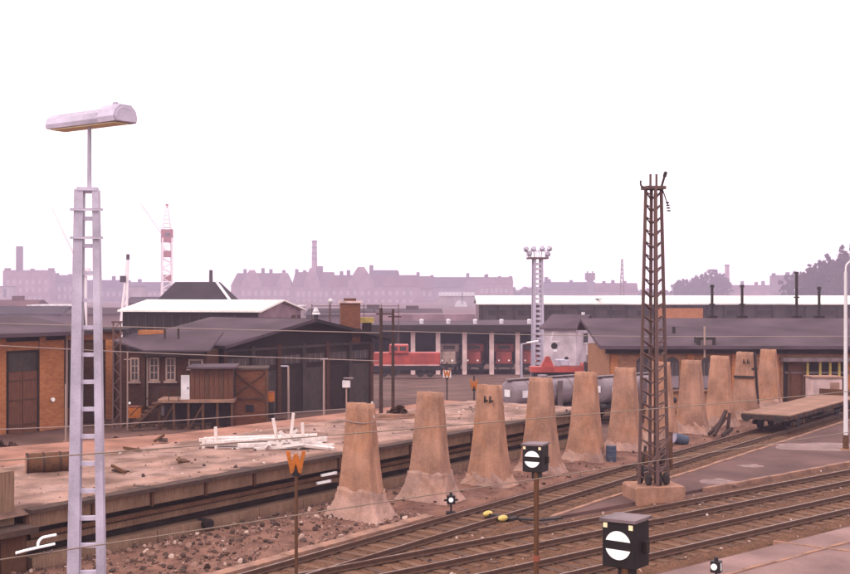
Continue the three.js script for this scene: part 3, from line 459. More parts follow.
{ // raised wooden cabin on a ramp with white door
  const D = 69, b = ground(D), t = thing('loading_cabin', 'brown plank cabin with white door on a raised landing', 'cabin', [X(190, D), b, -D], .05), fl = Y(400, D) - b, w = X(233, D) - X(190, D), h = Y(369, D) - Y(400, D);
  box(t, 'landing', [X(234, D) - X(158, D), .18, 2.2], [(X(234, D) + X(158, D)) / 2 - X(190, D), fl - .06, -.9], M.kerb);
  const nP = 9; for (let i = 0; i < nP; i++) box(t, 'plank', [w / nP - .02, h, .06], [w / nP * (i + .5), fl + .03 + h / 2, -.1 + rr(-.01, .01)], i === 3 || i === 6 ? M.timber : M.plank); box(t, 'inner_wall', [w - .05, h, 1.5], [w / 2, fl + .03 + h / 2, -.9], M.darkwall);
  box(t, 'roof', [w + .35, .1, 2.3], [w / 2, fl + h + .1, -.85], M.roof, [.03, 0, .01]); const d = box(t, 'door', [.5, 1.42, .06], [-.28, fl + .74, -.1], M.white); box(d, 'handle', [.05, .12, .04], [.15, -.05, .05], M.iron);
  for (let i = 0; i < 6; i++) box(t, 'leg', [.14, fl - .16, .14], [-1.75 + i * .84, (fl - .16) / 2, .05], M.timber); bar(t, 'brace', [-1.7, .1, .05], [-.9, fl - .2, .05], .09, M.timber); bar(t, 'brace', [.0, .1, .05], [.8, fl - .2, .05], .09, M.timber); box(t, 'back_panel', [4.2, fl - .2, .1], [.35, (fl - .2) / 2, -1.6], M.darkwall);
  for (let i = 0; i < 7; i++) box(t, 'step', [.5, .06, .8], [-1.85 - i * .22, fl - .15 - i * .22, .3], M.timber); bar(t, 'string', [-1.7, fl - .1, .7], [-3.3, .05, .7], .1, M.timber, .16); bar(t, 'handrail', [-1.75, fl + .75, .7], [-3.3, .9, .7], .05, M.iron); bar(t, 'handrail', [-1.75, fl + .8, .7], [-.55, fl + .8, .7], .05, M.iron);
  for (const x of [-1.75, -1.1, -.55]) bar(t, 'rail_post', [x, fl, .7], [x, fl + .8, .7], .045, M.iron);
}
{
  const D = 70.5, b = ground(D), t = thing('coal_bin', 'reddish brick and timber bin with diagonal braces beside the cabin', 'bin', [X(233.5, D), b, -D], .08), w = X(266, D) - X(233.5, D), h = Y(370, D) - b;
  box(t, 'wall', [w, h, 2.4], [w / 2, h / 2, -1.2], M.brickmid); for (const x of [0, w]) box(t, 'post', [.14, h, .12], [x, h / 2, .05], M.timber); bar(t, 'brace', [.1, h * .55, .05], [w - .1, h - .15, .05], .1, M.timber, .06); bar(t, 'brace', [.1, h - .15, .09], [w - .1, h * .55, .09], .1, M.timber, .05); box(t, 'beam', [w, .12, .1], [w / 2, h * .5, .05], M.timber); box(t, 'hatch', [.5, .42, .06], [w / 2, h * .33, .03], M.black); box(t, 'coping', [w + .2, .1, 2.6], [w / 2, h + .05, -1.2], M.coping);
}
{ // big dark hall, gable towards the tracks
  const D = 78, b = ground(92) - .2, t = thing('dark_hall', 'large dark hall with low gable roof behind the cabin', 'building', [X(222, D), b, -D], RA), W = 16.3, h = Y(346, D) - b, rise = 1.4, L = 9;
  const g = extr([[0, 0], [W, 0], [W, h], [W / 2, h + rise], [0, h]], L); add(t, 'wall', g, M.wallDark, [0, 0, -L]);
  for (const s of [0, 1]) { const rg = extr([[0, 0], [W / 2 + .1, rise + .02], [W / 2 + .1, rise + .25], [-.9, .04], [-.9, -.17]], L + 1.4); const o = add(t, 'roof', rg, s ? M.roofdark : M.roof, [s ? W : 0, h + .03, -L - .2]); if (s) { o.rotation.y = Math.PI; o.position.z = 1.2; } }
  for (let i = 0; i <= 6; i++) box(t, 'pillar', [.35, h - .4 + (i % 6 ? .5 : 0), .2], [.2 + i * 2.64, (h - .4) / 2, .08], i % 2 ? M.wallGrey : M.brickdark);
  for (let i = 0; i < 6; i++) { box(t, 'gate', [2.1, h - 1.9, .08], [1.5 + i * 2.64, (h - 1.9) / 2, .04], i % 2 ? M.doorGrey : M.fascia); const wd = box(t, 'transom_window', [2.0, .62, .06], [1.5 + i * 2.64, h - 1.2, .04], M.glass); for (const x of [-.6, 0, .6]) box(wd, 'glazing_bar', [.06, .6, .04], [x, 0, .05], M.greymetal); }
  box(t, 'gable_beam', [W, .16, .12], [W / 2, h - .35, .1], M.wallGrey);
}
for (const [px, y0, y1, l] of [[288.5, 366, 404, 'pale lamp post with short arm before the dark hall, left one'], [324, 359, 404, 'pale plain post before the dark hall, right one']]) {
  const D = 72, b = ground(D), t = thing('yard_post', l, 'post', [X(px, D), b, -D]); const H = Y(y0, D) - b; cyl(t, 'pole', .075, .06, H, [0, H / 2, 0], M.paleFrame); box(t, 'arm', [.45, .07, .1], [px < 300 ? -.24 : .02, H, 0], M.galv);
}
{ const D = 76, b = ground(D), t = thing('orange_drum', 'small orange drum in front of the dark hall', 'drum', [X(271, D), b, -D]); cyl(t, 'shell', .24, .24, .6, [0, Y(397, D) - b, 0], M.orange); cyl(t, 'lid', .26, .26, .06, [0, Y(392, D) - b, 0], M.reds); box(t, 'stand', [.4, Y(401, D) - b, .4], [0, (Y(401, D) - b) / 2, 0], M.iron); }
{ // turret and railing on the hall roof
  const D = 90, t = thing('roof_turret', 'square brick turret with pale cap on the hall roof', 'turret', [X(350, D), 4, -D], .15), w = 1.45, y1 = Y(303, D) - 4; box(t, 'shaft', [w, y1, w], [0, y1 / 2, 0], M.brickmid); box(t, 'base', [w + .1, .7, w + .1], [0, .75, 0], M.brickdark); box(t, 'cap', [w + .25, .16, w + .25], [0, y1 + .08, 0], M.pale); box(t, 'hatch', [w * .6, .2, w * .6], [0, y1 + .26, 0], M.plank);
  const u = thing('yellow_tank', 'small yellowish trough beside the brick roof turret', 'trough', [X(367, 91), 4.3, -91]); box(u, 'trough', [1.05, .42, .6], [0, Y(320, 91) - 4.3, 0], M.yellow); box(u, 'support', [.7, Y(322, 91) - 4.3 + .1, .4], [0, (Y(322, 91) - 4.3) / 2, 0], M.wallDark);
  const v = thing('roof_railing', 'thin railing on posts along the dark hall roof', 'railing', [X(312, 92), 4, -92]); for (let i = 0; i < 6; i++) bar(v, 'post', [i * 1.35, 0, 0], [i * 1.35, Y(304, 92) - 4, 0], .06, M.lattice); for (const py of [306, 312]) bar(v, 'rail', [0, Y(py, 92) - 4, 0], [6.8, Y(py, 92) - 4, 0], .05, M.lattice);
  const q = thing('roof_lantern', 'small white globe lamp above the hall roof ridge', 'lamp', [X(330.5, 93), 4, -93]); cyl(q, 'pole', .04, .04, Y(304, 93) - 4, [0, (Y(304, 93) - 4) / 2, 0], M.lattice); add(q, 'globe', new THREE.SphereGeometry(.2, 14, 10), M.white, [0, Y(301, 93) - 4, 0]);
  const s = thing('roof_cowl', 'white cone cowl right of the white-roofed warehouse', 'vent', [X(316, 94), 4, -94]); cyl(s, 'cone', .36, .1, .55, [0, Y(311, 94) - 4, 0], M.white); cyl(s, 'pipe', .16, .16, Y(313, 94) - 4, [0, (Y(313, 94) - 4) / 2, 0], M.wallGrey);
}
{ // warehouse with white roof
  const D = 115, b = ground(125), t = thing('warehouse', 'warehouse with bright white roof and pink gable', 'building', [X(258, D), b, -D], Math.PI - 0.243 * 0 + 0), h = Y(312, D) - b; t.rotation.y = Math.atan2(.24, .97) * -1 + 0;   // x to the right and slightly nearer
  const L = 14.5, W = 12, rise = .95;
  const g = extr([[0, 0], [W, 0], [W, h], [W / 2, h + rise], [0, h]], L); g.rotateY(Math.PI / 2); g.translate(-L, 0, 0); add(t, 'wall', g, M.wallDark);
  add(t, 'gable_wall', (() => { const q = extr([[0.05, 0], [W - .05, 0], [W - .05, h], [W / 2, h + rise - .06], [0.05, h]], .08); q.rotateY(Math.PI / 2); return q; })(), M.wallPink, [.01, 0, 0]);
  for (const s of [0, 1]) { const r = extr([[-.35, -.06], [W / 2 + .01, rise + .03], [W / 2 + .01, rise + .17], [-.35, .10]], L + .9); r.rotateY(Math.PI / 2); const o = add(t, 'roof', r, M.rooflight, [-L - .4, h + .03, 0]); if (s) { o.rotation.y = Math.PI; o.position.set(.5, h + .03, -W); } }
  for (let i = 0; i < 15; i++) box(t, 'wall_slat', [.07, 2.4, .08], [-.5 - i * .95, h - 1.5, .05], M.wallGrey); box(t, 'gable_door', [.1, 2.2, 1.1], [.12, h - 1.6, -9.6], M.brickdark); box(t, 'gable_door', [.1, 2.2, .7], [.12, h - 1.6, -11.3], M.brickdark);
}
{ // hipped roof building with chimney behind
  const D = 230, b = ground(D), t = thing('hipped_building', 'dark hipped roof with one chimney behind the white warehouse', 'building', [X(200, D), b, -D], 0), e = Y(301, D) - b, hgt = Y(282, D) - b;
  box(t, 'wall', [11, e, 11], [0, e / 2, 0], M.wallGrey); const x0 = X(163, D) - X(200, D), x1 = X(235, D) - X(200, D), r0 = X(178, D) - X(200, D), r1 = X(218, D) - X(200, D);
  const A = [[x0, e, 6], [x1, e, 6], [x1, e, -6], [x0, e, -6]], R = [[r0, hgt, 2.5], [r1, hgt, 2.5], [r1, hgt, -2.5], [r0, hgt, -2.5]], f = []; for (let i = 0; i < 4; i++) { const j = (i + 1) % 4; f.push(...A[i], ...A[j], ...R[j], ...A[i], ...R[j], ...R[i]); } f.push(...R[0], ...R[1], ...R[2], ...R[0], ...R[2], ...R[3], ...A[0], ...A[2], ...A[1], ...A[0], ...A[3], ...A[2]);
  const g = new THREE.BufferGeometry(); g.setAttribute('position', new THREE.Float32BufferAttribute(f, 3)); g.setAttribute('uv', new THREE.Float32BufferAttribute(new Array(f.length / 3 * 2).fill(0), 2)); g.computeVertexNormals(); const roof = add(t, 'roof', metreUV(g), M.roofdark);
  cyl(roof, 'chimney', .38, .32, Y(270, D) - Y(284, D), [X(211, D) - X(200, D), Y(277, D) - b, 0], M.wallGrey, null, 10); bar(t, 'verge', [x1 + .2, e, 6.05], [r1 + .2, hgt, 2.6], .5, M.white);
}
// ---------------------------------------------------------------- roundhouse and vehicles
{
  const D = 165, b = ground(D), x0 = X(366, D), t = thing('roundhouse', 'low engine shed with pale pillars and flat dark roof', 'building', [x0, b, -D], 0), w = X(541, D) - x0, top = Y(325, D) - b, T = 26;
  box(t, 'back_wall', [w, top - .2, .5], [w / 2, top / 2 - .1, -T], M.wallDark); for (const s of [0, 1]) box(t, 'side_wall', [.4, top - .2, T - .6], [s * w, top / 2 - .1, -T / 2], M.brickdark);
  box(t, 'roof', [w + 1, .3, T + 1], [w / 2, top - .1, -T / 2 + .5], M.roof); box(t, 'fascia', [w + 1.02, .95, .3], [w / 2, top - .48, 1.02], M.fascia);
  for (const px of [413, 438, 464.5, 491.5, 517.5]) { box(t, 'pillar', [.62, top - .6, .5], [X(px, D) - x0, (top - .6) / 2, .1], M.pale); }
  box(t, 'pillar', [.5, top - .6, .5], [X(398, D) - x0, (top - .6) / 2, .1], M.wallGrey);
  for (const px of [421.5, 449, 476.5, 503.5, 532]) { const v = cyl(t, 'roof_vent', .28, .28, .5, [X(px, D) - x0, top + .3, -4.5], M.white, null, 12); cyl(v, 'cap', .36, .2, .2, [0, .32, 0], M.white, null, 12); }
  box(t, 'rear_roof', [X(470, D) - x0 + 4, 1.1, 8], [w * .28, top + .55, -T + 2], M.wallPink);
}
function loco(label, px, D, L, rot, m, stub) {
  const b = ground(D), t = thing('locomotive', label, 'locomotive', [X(px, D), b + .2, -D], rot, 'locomotives by the engine shed');
  box(t, 'frame', [L, .5, 2.7], [0, 1.15, 0], M.black); const hood = new RoundedBoxGeometry(L - .2, 1.75, 2.3, 3, .12); add(t, 'body', metreUV(hood), m, [0, 2.25, 0]);
  add(t, 'cab', metreUV(new RoundedBoxGeometry(2.4, 1.15, 2.8, 3, .15)), m, [-L * .12, 3.55, 0]); for (const s of [-1, 1]) { box(t, 'cab_window', [.8, .55, .04], [-L * .12 - .55, 3.65, s * 1.4], M.glass); box(t, 'cab_window', [.8, .55, .04], [-L * .12 + .55, 3.65, s * 1.4], M.glass); box(t, 'end_window', [.04, .5, 1.7], [-L * .12 + s * 1.2, 3.65, 0], M.glass); }
  for (const z of [-.95, .95]) for (const x of [-.34, -.2, .2, .34]) { const wh = cyl(t, 'wheel', .48, .48, .14, [x * L, .48, z], M.iron, [Math.PI / 2, 0, 0], 18); }
  for (const s of [-1, 1]) { for (const z of [-.85, .85]) cyl(t, 'buffer', .22, .22, .5, [s * (L / 2 + .25), 1.05, z], M.iron, [0, 0, Math.PI / 2], 14); box(t, 'stripe', [L - .4, .12, .04], [0, 1.55, s * 1.17], M.pale); for (const z of [-.7, .7]) cyl(t, 'headlight', .13, .13, .05, [s * (L / 2 - .08), 1.9, z], M.lens, [0, 0, Math.PI / 2], 12); }
  for (let i = 0; i < 5; i++) box(t, 'grille', [.5, .8, .04], [L * .1 + i * .65 - .2, 2.35, 1.16], M.redfar);
}
loco('red diesel locomotive standing crosswise before the engine shed', 407, 150, 8.6, 0, M.red);
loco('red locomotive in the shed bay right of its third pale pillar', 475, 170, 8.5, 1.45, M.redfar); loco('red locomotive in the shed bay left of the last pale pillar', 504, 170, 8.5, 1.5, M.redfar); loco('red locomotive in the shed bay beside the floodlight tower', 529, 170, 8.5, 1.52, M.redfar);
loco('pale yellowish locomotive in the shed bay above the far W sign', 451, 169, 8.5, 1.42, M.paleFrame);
{ // red rail trolley
  const D = 118, b = ground(D), t = thing('rail_trolley', 'low red rail trolley with a small crane post', 'rail trolley', [X(556, D), b + 1.0, -D], .05), y0 = Y(371, D) - b - 1;
  box(t, 'deck', [5.2, .55, 1.9], [0, y0 + .2, 0], M.red); box(t, 'underframe', [4.8, .5, 1.5], [0, y0 - .35, 0], M.black); for (const x of [-1.6, 1.6]) for (const z of [-.75, .75]) cyl(t, 'wheel', .4, .4, .12, [x, y0 - .55, z], M.iron, [Math.PI / 2, 0, 0], 16);
  add(t, 'crane_post', extr([[-.65, 0], [.65, 0], [.2, 1.0], [-.15, 1.0]], .6), M.red, [-.9, y0 + .48, -.3]); add(t, 'seat_hood', metreUV(new RoundedBoxGeometry(1.3, .7, 1.2, 2, .1)), M.galv, [.6, y0 + .82, 0]); add(t, 'headlamp', new THREE.SphereGeometry(.22, 12, 8), M.black, [1.0, y0 + 1.25, .3]); box(t, 'end_board', [.1, .4, 1.7], [2.6, y0 + .6, 0], M.red); box(t, 'stanchion', [2.2, .1, .1], [1.4, y0 + .55, .9], M.reds);
}
{ // white gabled signal house
  const D = 134, b = ground(D), t = thing('signal_house', 'small white gabled house right of the floodlight tower', 'house', [X(576, D), b, -D], -.45), e = Y(329, D) - b, W = 8.2, L = 3.9, rise = 1.35;
  const g = extr([[0, 0], [W, 0], [W, e], [W / 2, e + rise], [0, e]], L); g.rotateY(Math.PI / 2); g.translate(-L, 0, 0); add(t, 'wall', g, mat(.70, .58, .62, 'felt', 4, .9));
  for (const s of [0, 1]) { const r = extr([[-.4, -.12], [W / 2, rise + .03], [W / 2, rise + .2], [-.4, .06]], L + .8); r.rotateY(Math.PI / 2); const o = add(t, 'roof', r, M.roof, [-L - .4, e + .03, 0]); if (s) { o.rotation.y = Math.PI; o.position.set(.4, e + .03, -W); } }
  const wn = box(t, 'window', [.08, 1.1, 1.5], [.03, Y(339, D) - b, -3.4], M.glass); box(wn, 'sill', [.1, .1, 1.7], [.02, -.6, 0], M.white); box(t, 'gable_boarding', [.06, .7, 3.2], [.02, e + .35, -5], M.paleFrame);
  const ro = cyl(t, 'round_window', .38, .38, .06, [-2.6, Y(346.5, D) - b, .02], M.black, [Math.PI / 2, 0, 0]); box(t, 'sign_board', [.5, .3, .05], [-2.5, Y(351, D) - b, .03], M.white); bar(t, 'bracket', [-2.9, Y(342, D) - b, .4], [-2.6, Y(332, D) - b, .4], .1, M.white); bar(t, 'bracket', [-2.9, Y(341.5, D) - b, .4], [-1.9, Y(341.5, D) - b, .4], .1, M.white); cyl(t, 'vent', .2, .2, .4, [-.5, e + rise + .3, -W / 2], M.white, null, 10);
}
{ const D = 112, b = ground(D), t = thing('service_wagon', 'small dark service wagon with pale windows before the white house', 'wagon', [X(596, D), b + .3, -D], -.1), y0 = Y(371, D) - b - .3; box(t, 'body', [2.3, .8, 1.6], [0, y0 + .45, 0], M.latticeDark); add(t, 'cab', metreUV(new RoundedBoxGeometry(2.0, .85, 1.5, 3, .12)), M.tank, [.05, y0 + 1.2, 0]); for (const x of [-.5, .5]) box(t, 'window', [.7, .42, .04], [x, y0 + 1.25, .76], x > 0 ? M.white : M.glass); for (const x of [-.7, .7]) cyl(t, 'wheel', .36, .36, .15, [x, y0 - .0, .8], M.iron, [Math.PI / 2, 0, 0], 16); box(t, 'axle_frame', [1.9, y0 + .2, .9], [0, (y0 + .1) / 2, 0], M.black); }
function tankWagon(label, x, d, L, rot) {
  const t = thing('tank_wagon', label, 'tank wagon', [x, ground(d) + .1, -d], rot, 'tank wagons behind the piers'); const r = .82, y = 2.02;
  const pts = []; for (let i = 0; i <= 10; i++) { const a = i / 10 * Math.PI / 2; pts.push(new THREE.Vector2(r * Math.sin(a), -L / 2 - .28 * Math.cos(a) + .28)); } for (let i = 10; i >= 0; i--) { const a = i / 10 * Math.PI / 2; pts.push(new THREE.Vector2(r * Math.sin(a), L / 2 + .28 * Math.cos(a) - .28)); }
  const tk = add(t, 'tank', new THREE.LatheGeometry(pts, 32), M.tank, [0, y, 0]); tk.rotation.z = Math.PI / 2; cyl(t, 'dome', .3, .3, .3, [0, y + r + .05, 0], M.tank); for (const s of [-1, 0, 1]) cyl(t, 'band', r + .015, r + .015, .08, [s * L * .3, y, 0], M.greymetal, [0, 0, Math.PI / 2], 32);
  box(t, 'frame', [L + .6, .22, 1.9], [0, 1.08, 0], M.black); for (const x2 of [-L * .33, L * .33]) for (const z of [-.75, .75]) cyl(t, 'wheel', .45, .45, .13, [x2, .6, z], M.iron, [Math.PI / 2, 0, 0], 18); for (const s of [-1, 1]) for (const z of [-.8, .8]) cyl(t, 'buffer', .2, .2, .5, [s * (L / 2 + .5), 1.08, z], M.iron, [0, 0, Math.PI / 2], 14);
  box(t, 'placard', [.5, .42, .03], [-L / 2 + .75, y + .05, r + .01], M.white); box(t, 'walkway', [L, .06, .5], [0, y + r + .06, 0], M.greymetal); box(t, 'end_placard', [.03, .42, .45], [-L / 2 - .03, y + .1, .1], M.white); box(t, 'ladder', [.4, 1.6, .06], [.6, y - .1, r + .06], M.greymetal);
}
tankWagon('grey tank wagon with white placard between third and fifth piers', 7.0, 70.4, 6.0, RB); tankWagon('grey tank wagon partly hidden behind the sixth and seventh piers', 13.0, 75.6, 6.0, RB);
{ // flat wagon on the siding
  const c = yardPoint(38.3, -3.73), L = 14.2, t = thing('flat_wagon', 'empty flat wagon with pale deck standing on the siding', 'flat wagon', [c[0], .2, -c[1]], RA); t.scale.y = .78;
  for (let i = 0; i < 28; i++) box(t, 'deck_plank', [L / 28 - .015, .07, 2.7], [-L / 2 + L / 28 * (i + .5), 1.22 + rr(-.008, .008), 0], i % 5 ? M.kerb : M.wallpanel);
  for (const z of [-1.3, 1.3]) box(t, 'side_beam', [L, .26, .14], [0, 1.04, z], M.latticeDark); for (const z of [-.4, .4]) box(t, 'centre_beam', [L - .4, .34, .16], [0, .98, z], M.iron); for (const s of [-1, 1]) { box(t, 'headstock', [.16, .34, 2.6], [s * L / 2, 1.02, 0], M.latticeDark); for (const z of [-.87, .87]) { const bf = cyl(t, 'buffer', .1, .1, .5, [s * (L / 2 + .3), .98, z], M.iron, [0, 0, Math.PI / 2]); cyl(bf, 'buffer_head', .24, .24, .06, [0, s * -.27, 0], M.iron); } }
  for (const bx of [-L * .34, L * .34]) { for (const z of [-1, 1]) { box(t, 'bogie_frame', [2.6, .26, .14], [bx, .52, z], M.iron); for (const x of [-.9, .9]) { const wh = cyl(t, 'wheel', .46, .46, .13, [bx + x, .46, z * .75], M.iron, [Math.PI / 2, 0, 0], 22); box(t, 'axle_box', [.26, .28, .2], [bx + x, .46, z * 1.05], M.rustbar); } } box(t, 'bolster', [.5, .3, 2.2], [bx, .7, 0], M.iron); }
  for (let i = 0; i < 8; i++) for (const z of [-1.38, 1.38]) box(t, 'stake_pocket', [.1, .3, .08], [-L / 2 + .9 + i * 1.77, 1.03, z], M.rustbar); box(t, 'end_board', [.08, .5, 2.5], [L / 2 - .05, 1.5, 0], M.timber); bar(t, 'brake_rod', [-L * .2, .6, 1.2], [L * .2, .6, 1.2], .08, M.iron); box(t, 'brake_cylinder', [.8, .34, .4], [.5, .7, .8], M.iron);
  const s2 = yardPoint(29.0, -2.0), u = thing('buffer_scrap', 'dark tangle of scrap beams left of the flat wagon', 'scrap', [s2[0], .1, -s2[1]], RA); for (const [a, b2, w] of [[[-.9, .1, 0], [.6, 1.3, .1], .16], [[-.6, .1, -.4], [.7, .7, -.2], .14], [[-.7, .1, .4], [.9, .3, .3], .18], [[.5, 0, .2], [.6, 1.2, .3], .14], [[-.4, .5, .1], [.9, .9, 0], .1]]) bar(u, 'beam', a, b2, w, M.latticeDark);
}
// ---------------------------------------------------------------- right-hand shed, long hall, posts
{
  const D = 84, b = ground(D), x0 = X(609, D), t = thing('brick_workshop', 'long brick workshop with wide grey roof at right', 'building', [x0, b, -D], 0), w = X(930, D) - x0, h = Y(350, D) - b, T = 11;
  box(t, 'wall', [w, h, T], [w / 2, h / 2, -T / 2], M.brickwarm);
  for (const px of [614, 656, 690, 735, 775, 850, 890]) box(t, 'pilaster', [.5, h - .1, .18], [X(px, D) - x0, h / 2 - .05, .09], M.brick);
  const r = extr([[-1.0, -.08], [9.5, 1.62], [T + .5, .9], [T + .5, .6], [9.5, 1.4], [-1.0, -.32]].map(q => q), w + 1.6); r.rotateY(Math.PI / 2); add(t, 'roof', r, M.roof, [-.8, h + .42, 0]); box(t, 'eave_band', [w + .6, .36, .3], [w / 2, h - .06, .3], M.fascia);
  for (const px of [643, 672, 708]) { const x = X(px, D) - x0, y = Y(374, D) - b; const o = new THREE.Group(); o.name = 'window'; o.position.set(x, y, .02); t.add(o); const sh = new THREE.Shape(); sh.moveTo(-.48, -1.1); sh.lineTo(.48, -1.1); sh.lineTo(.48, .75); sh.absarc(0, .75, .48, 0, Math.PI, false); sh.closePath(); add(o, 'pane', new THREE.ExtrudeGeometry(sh, { depth: .04, bevelEnabled: false }), M.glass); box(o, 'lower_panel', [.9, .85, .03], [0, -.55, .06], M.tank); for (const s of [-.3, 0, .3]) box(o, 'glazing_bar', [.05, 1.9, .03], [s, -.15, .05], M.greymetal); box(o, 'sill', [1.2, .12, .2], [0, -1.16, .1], M.kerb); }
  const dx = X(783, D) - x0; box(t, 'canopy', [X(905, D) - X(779, D), .28, 1.0], [(X(905, D) + X(779, D)) / 2 - x0, Y(359, D) - b, .5], M.greymetal); const dh = Y(362, D) - b;
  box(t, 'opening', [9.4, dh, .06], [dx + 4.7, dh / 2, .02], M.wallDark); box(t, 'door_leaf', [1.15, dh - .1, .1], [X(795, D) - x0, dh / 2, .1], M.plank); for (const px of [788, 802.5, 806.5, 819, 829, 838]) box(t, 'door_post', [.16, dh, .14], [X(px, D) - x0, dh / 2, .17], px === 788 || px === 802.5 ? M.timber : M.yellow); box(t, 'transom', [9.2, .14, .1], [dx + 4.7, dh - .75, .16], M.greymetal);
  for (const px of [704]) { const f = box(t, 'roof_box', [1.3, .75, 1.0], [X(px, D) - x0, h + .55, .2], M.iron); box(f, 'box_pane', [.8, .4, .04], [0, 0, .51], M.greymetal); } cyl(t, 'roof_pole', .07, .07, 2.2, [X(702, D) - x0, h + .6, .75], M.paleFrame);
  for (const px of [664, 684]) cyl(t, 'roof_vent', .12, .12, .7, [X(px, D) - x0, h + 1.2, -3.5], M.iron, null, 10);
}
{ const D = 79, b = ground(D), t = thing('site_hut', 'pale pink hut wall behind the flat wagon at right', 'hut', [X(813, D), b, -D], 0), w = X(842, D) - X(813, D), h = Y(378, D) - b; box(t, 'wall', [w, h, 1.6], [w / 2, h / 2, -.8], M.pale); box(t, 'roof', [w + .2, .08, 1.8], [w / 2, h + .04, -.8], M.kerb); box(t, 'door', [.6, h - .3, .04], [w - .5, (h - .3) / 2, .02], M.kerb); }
{ // thin pale lamp post, right edge
  const D = 58.3, t = thing('lamp_post', 'thin pale lamp post with curved top at right edge', 'lamp post', [X(845.5, D), .1, -D]); const H = Y(272, D) - .1; cyl(t, 'sleeve', .15, .14, .75, [0, .37, 0], M.rustbar); cyl(t, 'pole', .11, .075, H, [0, H / 2, 0], M.white);
  add(t, 'arm', tubeGeo([[0, H - .02, 0], [.05, H + .35, 0], [.4, H + .6, 0], [1.3, H + .66, 0]], .05, 24, 8), M.white); const lh = add(t, 'lamp_head', metreUV(new RoundedBoxGeometry(.8, .16, .28, 2, .05)), M.galv, [1.6, H + .66, 0]); box(lh, 'glass', [.6, .03, .2], [0, -.09, 0], M.amber); box(t, 'foot', [.4, .08, .4], [0, .03, 0], M.concrete);
}
{ // lamp with white arm behind the fourth pier
  const D = 78, b = ground(D), t = thing('yard_lamp', 'white yard lamp with side arm above the fourth pier', 'lamp post', [X(521.5, D), b, -D]); const H = Y(344, D) - b; cyl(t, 'pole', .09, .07, H, [0, H / 2, 0], M.galv); bar(t, 'arm', [0, H, 0], [.35, H + .05, 0], .07, M.galv); add(t, 'lamp_head', metreUV(new RoundedBoxGeometry(.85, .13, .24, 2, .05)), M.white, [.72, H + .13, 0]).rotation.z = .16;
  const D2 = 62, u = thing('white_signal', 'small white-headed signal post left of the first pier top', 'signal', [X(346.5, D2), 0, -D2]); const K = Y(384, D2); cyl(u, 'pole', .04, .04, K, [0, K / 2, 0], M.paleFrame); add(u, 'head', new RoundedBoxGeometry(.42, .4, .2, 2, .06), M.white, [0, K, .05]); box(u, 'hood', [.5, .06, .4], [.1, K + .3, 0], M.greymetal); box(u, 'stay', [.05, .2, .05], [.1, K + .22, -.05], M.iron);
}
{ // floodlight tower
  const D = 150, b = ground(D), t = thing('floodlight_tower', 'tall pale ladder-like floodlight tower behind the roundhouse yard', 'floodlight tower', [X(537.5, D), b, -D], .12), H = Y(259, D) - b, w = .58;
  for (const sx of [-1, 1]) for (const sz of [-1, 1]) bar(t, 'leg', [sx * w, 0, sz * w], [sx * w * .78, H, sz * w * .78], .3, M.galv); for (let i = 1; i < 24; i++) { const y = H * i / 24; for (const sz of [-1, 1]) box(t, 'rung', [w * 1.7, .26, .14], [0, y, sz * w * .88], M.galv); }
  box(t, 'platform', [2.5, .22, 1.8], [0, H + .1, 0], M.lattice); for (const z of [-.85, .85]) { bar(t, 'rail', [-1.2, H + 1.0, z], [1.2, H + 1.0, z], .07, M.galv); for (const x of [-1.2, 0, 1.2]) bar(t, 'rail_post', [x, H + .2, z], [x, H + 1, z], .06, M.galv); }
  for (const [x, y, a] of [[-1.55, 1.25, -.5], [-.6, 1.3, 0], [.5, 1.35, .2], [1.4, 1.35, .5], [-1.1, .7, -.2], [1.2, .65, .3]]) { const l = cyl(t, 'floodlight', .36, .26, .4, [x, H + y, .5], M.galv, [1.2, 0, a], 14); cyl(l, 'lamp_glass', .3, .3, .03, [0, -.2, 0], M.greymetal, null, 14); bar(t, 'bracket', [x * .8, H + .2, .3], [x, H + y, .4], .07, M.lattice); }
}
{ // long hall with pale roof
  const D = 215, b = ground(D), x0 = X(479, D), t = thing('long_hall', 'very long low hall with pale roof strip across the right', 'building', [x0, b, -D], 0), L = X(960, D) - x0, h = Y(304, D) - b, T = 22; t.rotation.y = -.02;
  box(t, 'wall', [L, h, T], [L / 2, h / 2, -T / 2], M.wallGrey); const r = extr([[-.8, -.1], [T / 2, 1.25], [T + .8, -.1], [T + .8, -.35], [T / 2, .9], [-.8, -.35]], L + 1); r.rotateY(Math.PI / 2); add(t, 'roof', r, M.rooflight, [-.5, h + .25, 0]);
  for (let i = 0; i < 30; i++) box(t, 'pillar', [.35, h, .3], [i * L / 30 + .5, h / 2, .15], M.wallDark); box(t, 'brick_panel', [X(702, D) - X(657, D), Y(308, D) - Y(323, D), .2], [X(679, D) - x0, Y(315.5, D) - b, .25], M.brick); box(t, 'gable_end', [.2, h + .6, 5], [-.15, h / 2, -2.5], M.wallPink); for (let i = 0; i < 12; i++) box(t, 'window_band', [3.2, .9, .1], [X(497, D) - x0 + i * 5.4, h - 1.6, .05], M.wallDark); add(t, 'roof_seam', unit, M.wallGrey, [X(600, D) - x0, h + .9, 3.4 - 6]).scale.set(.5, .1, 6.5);
}
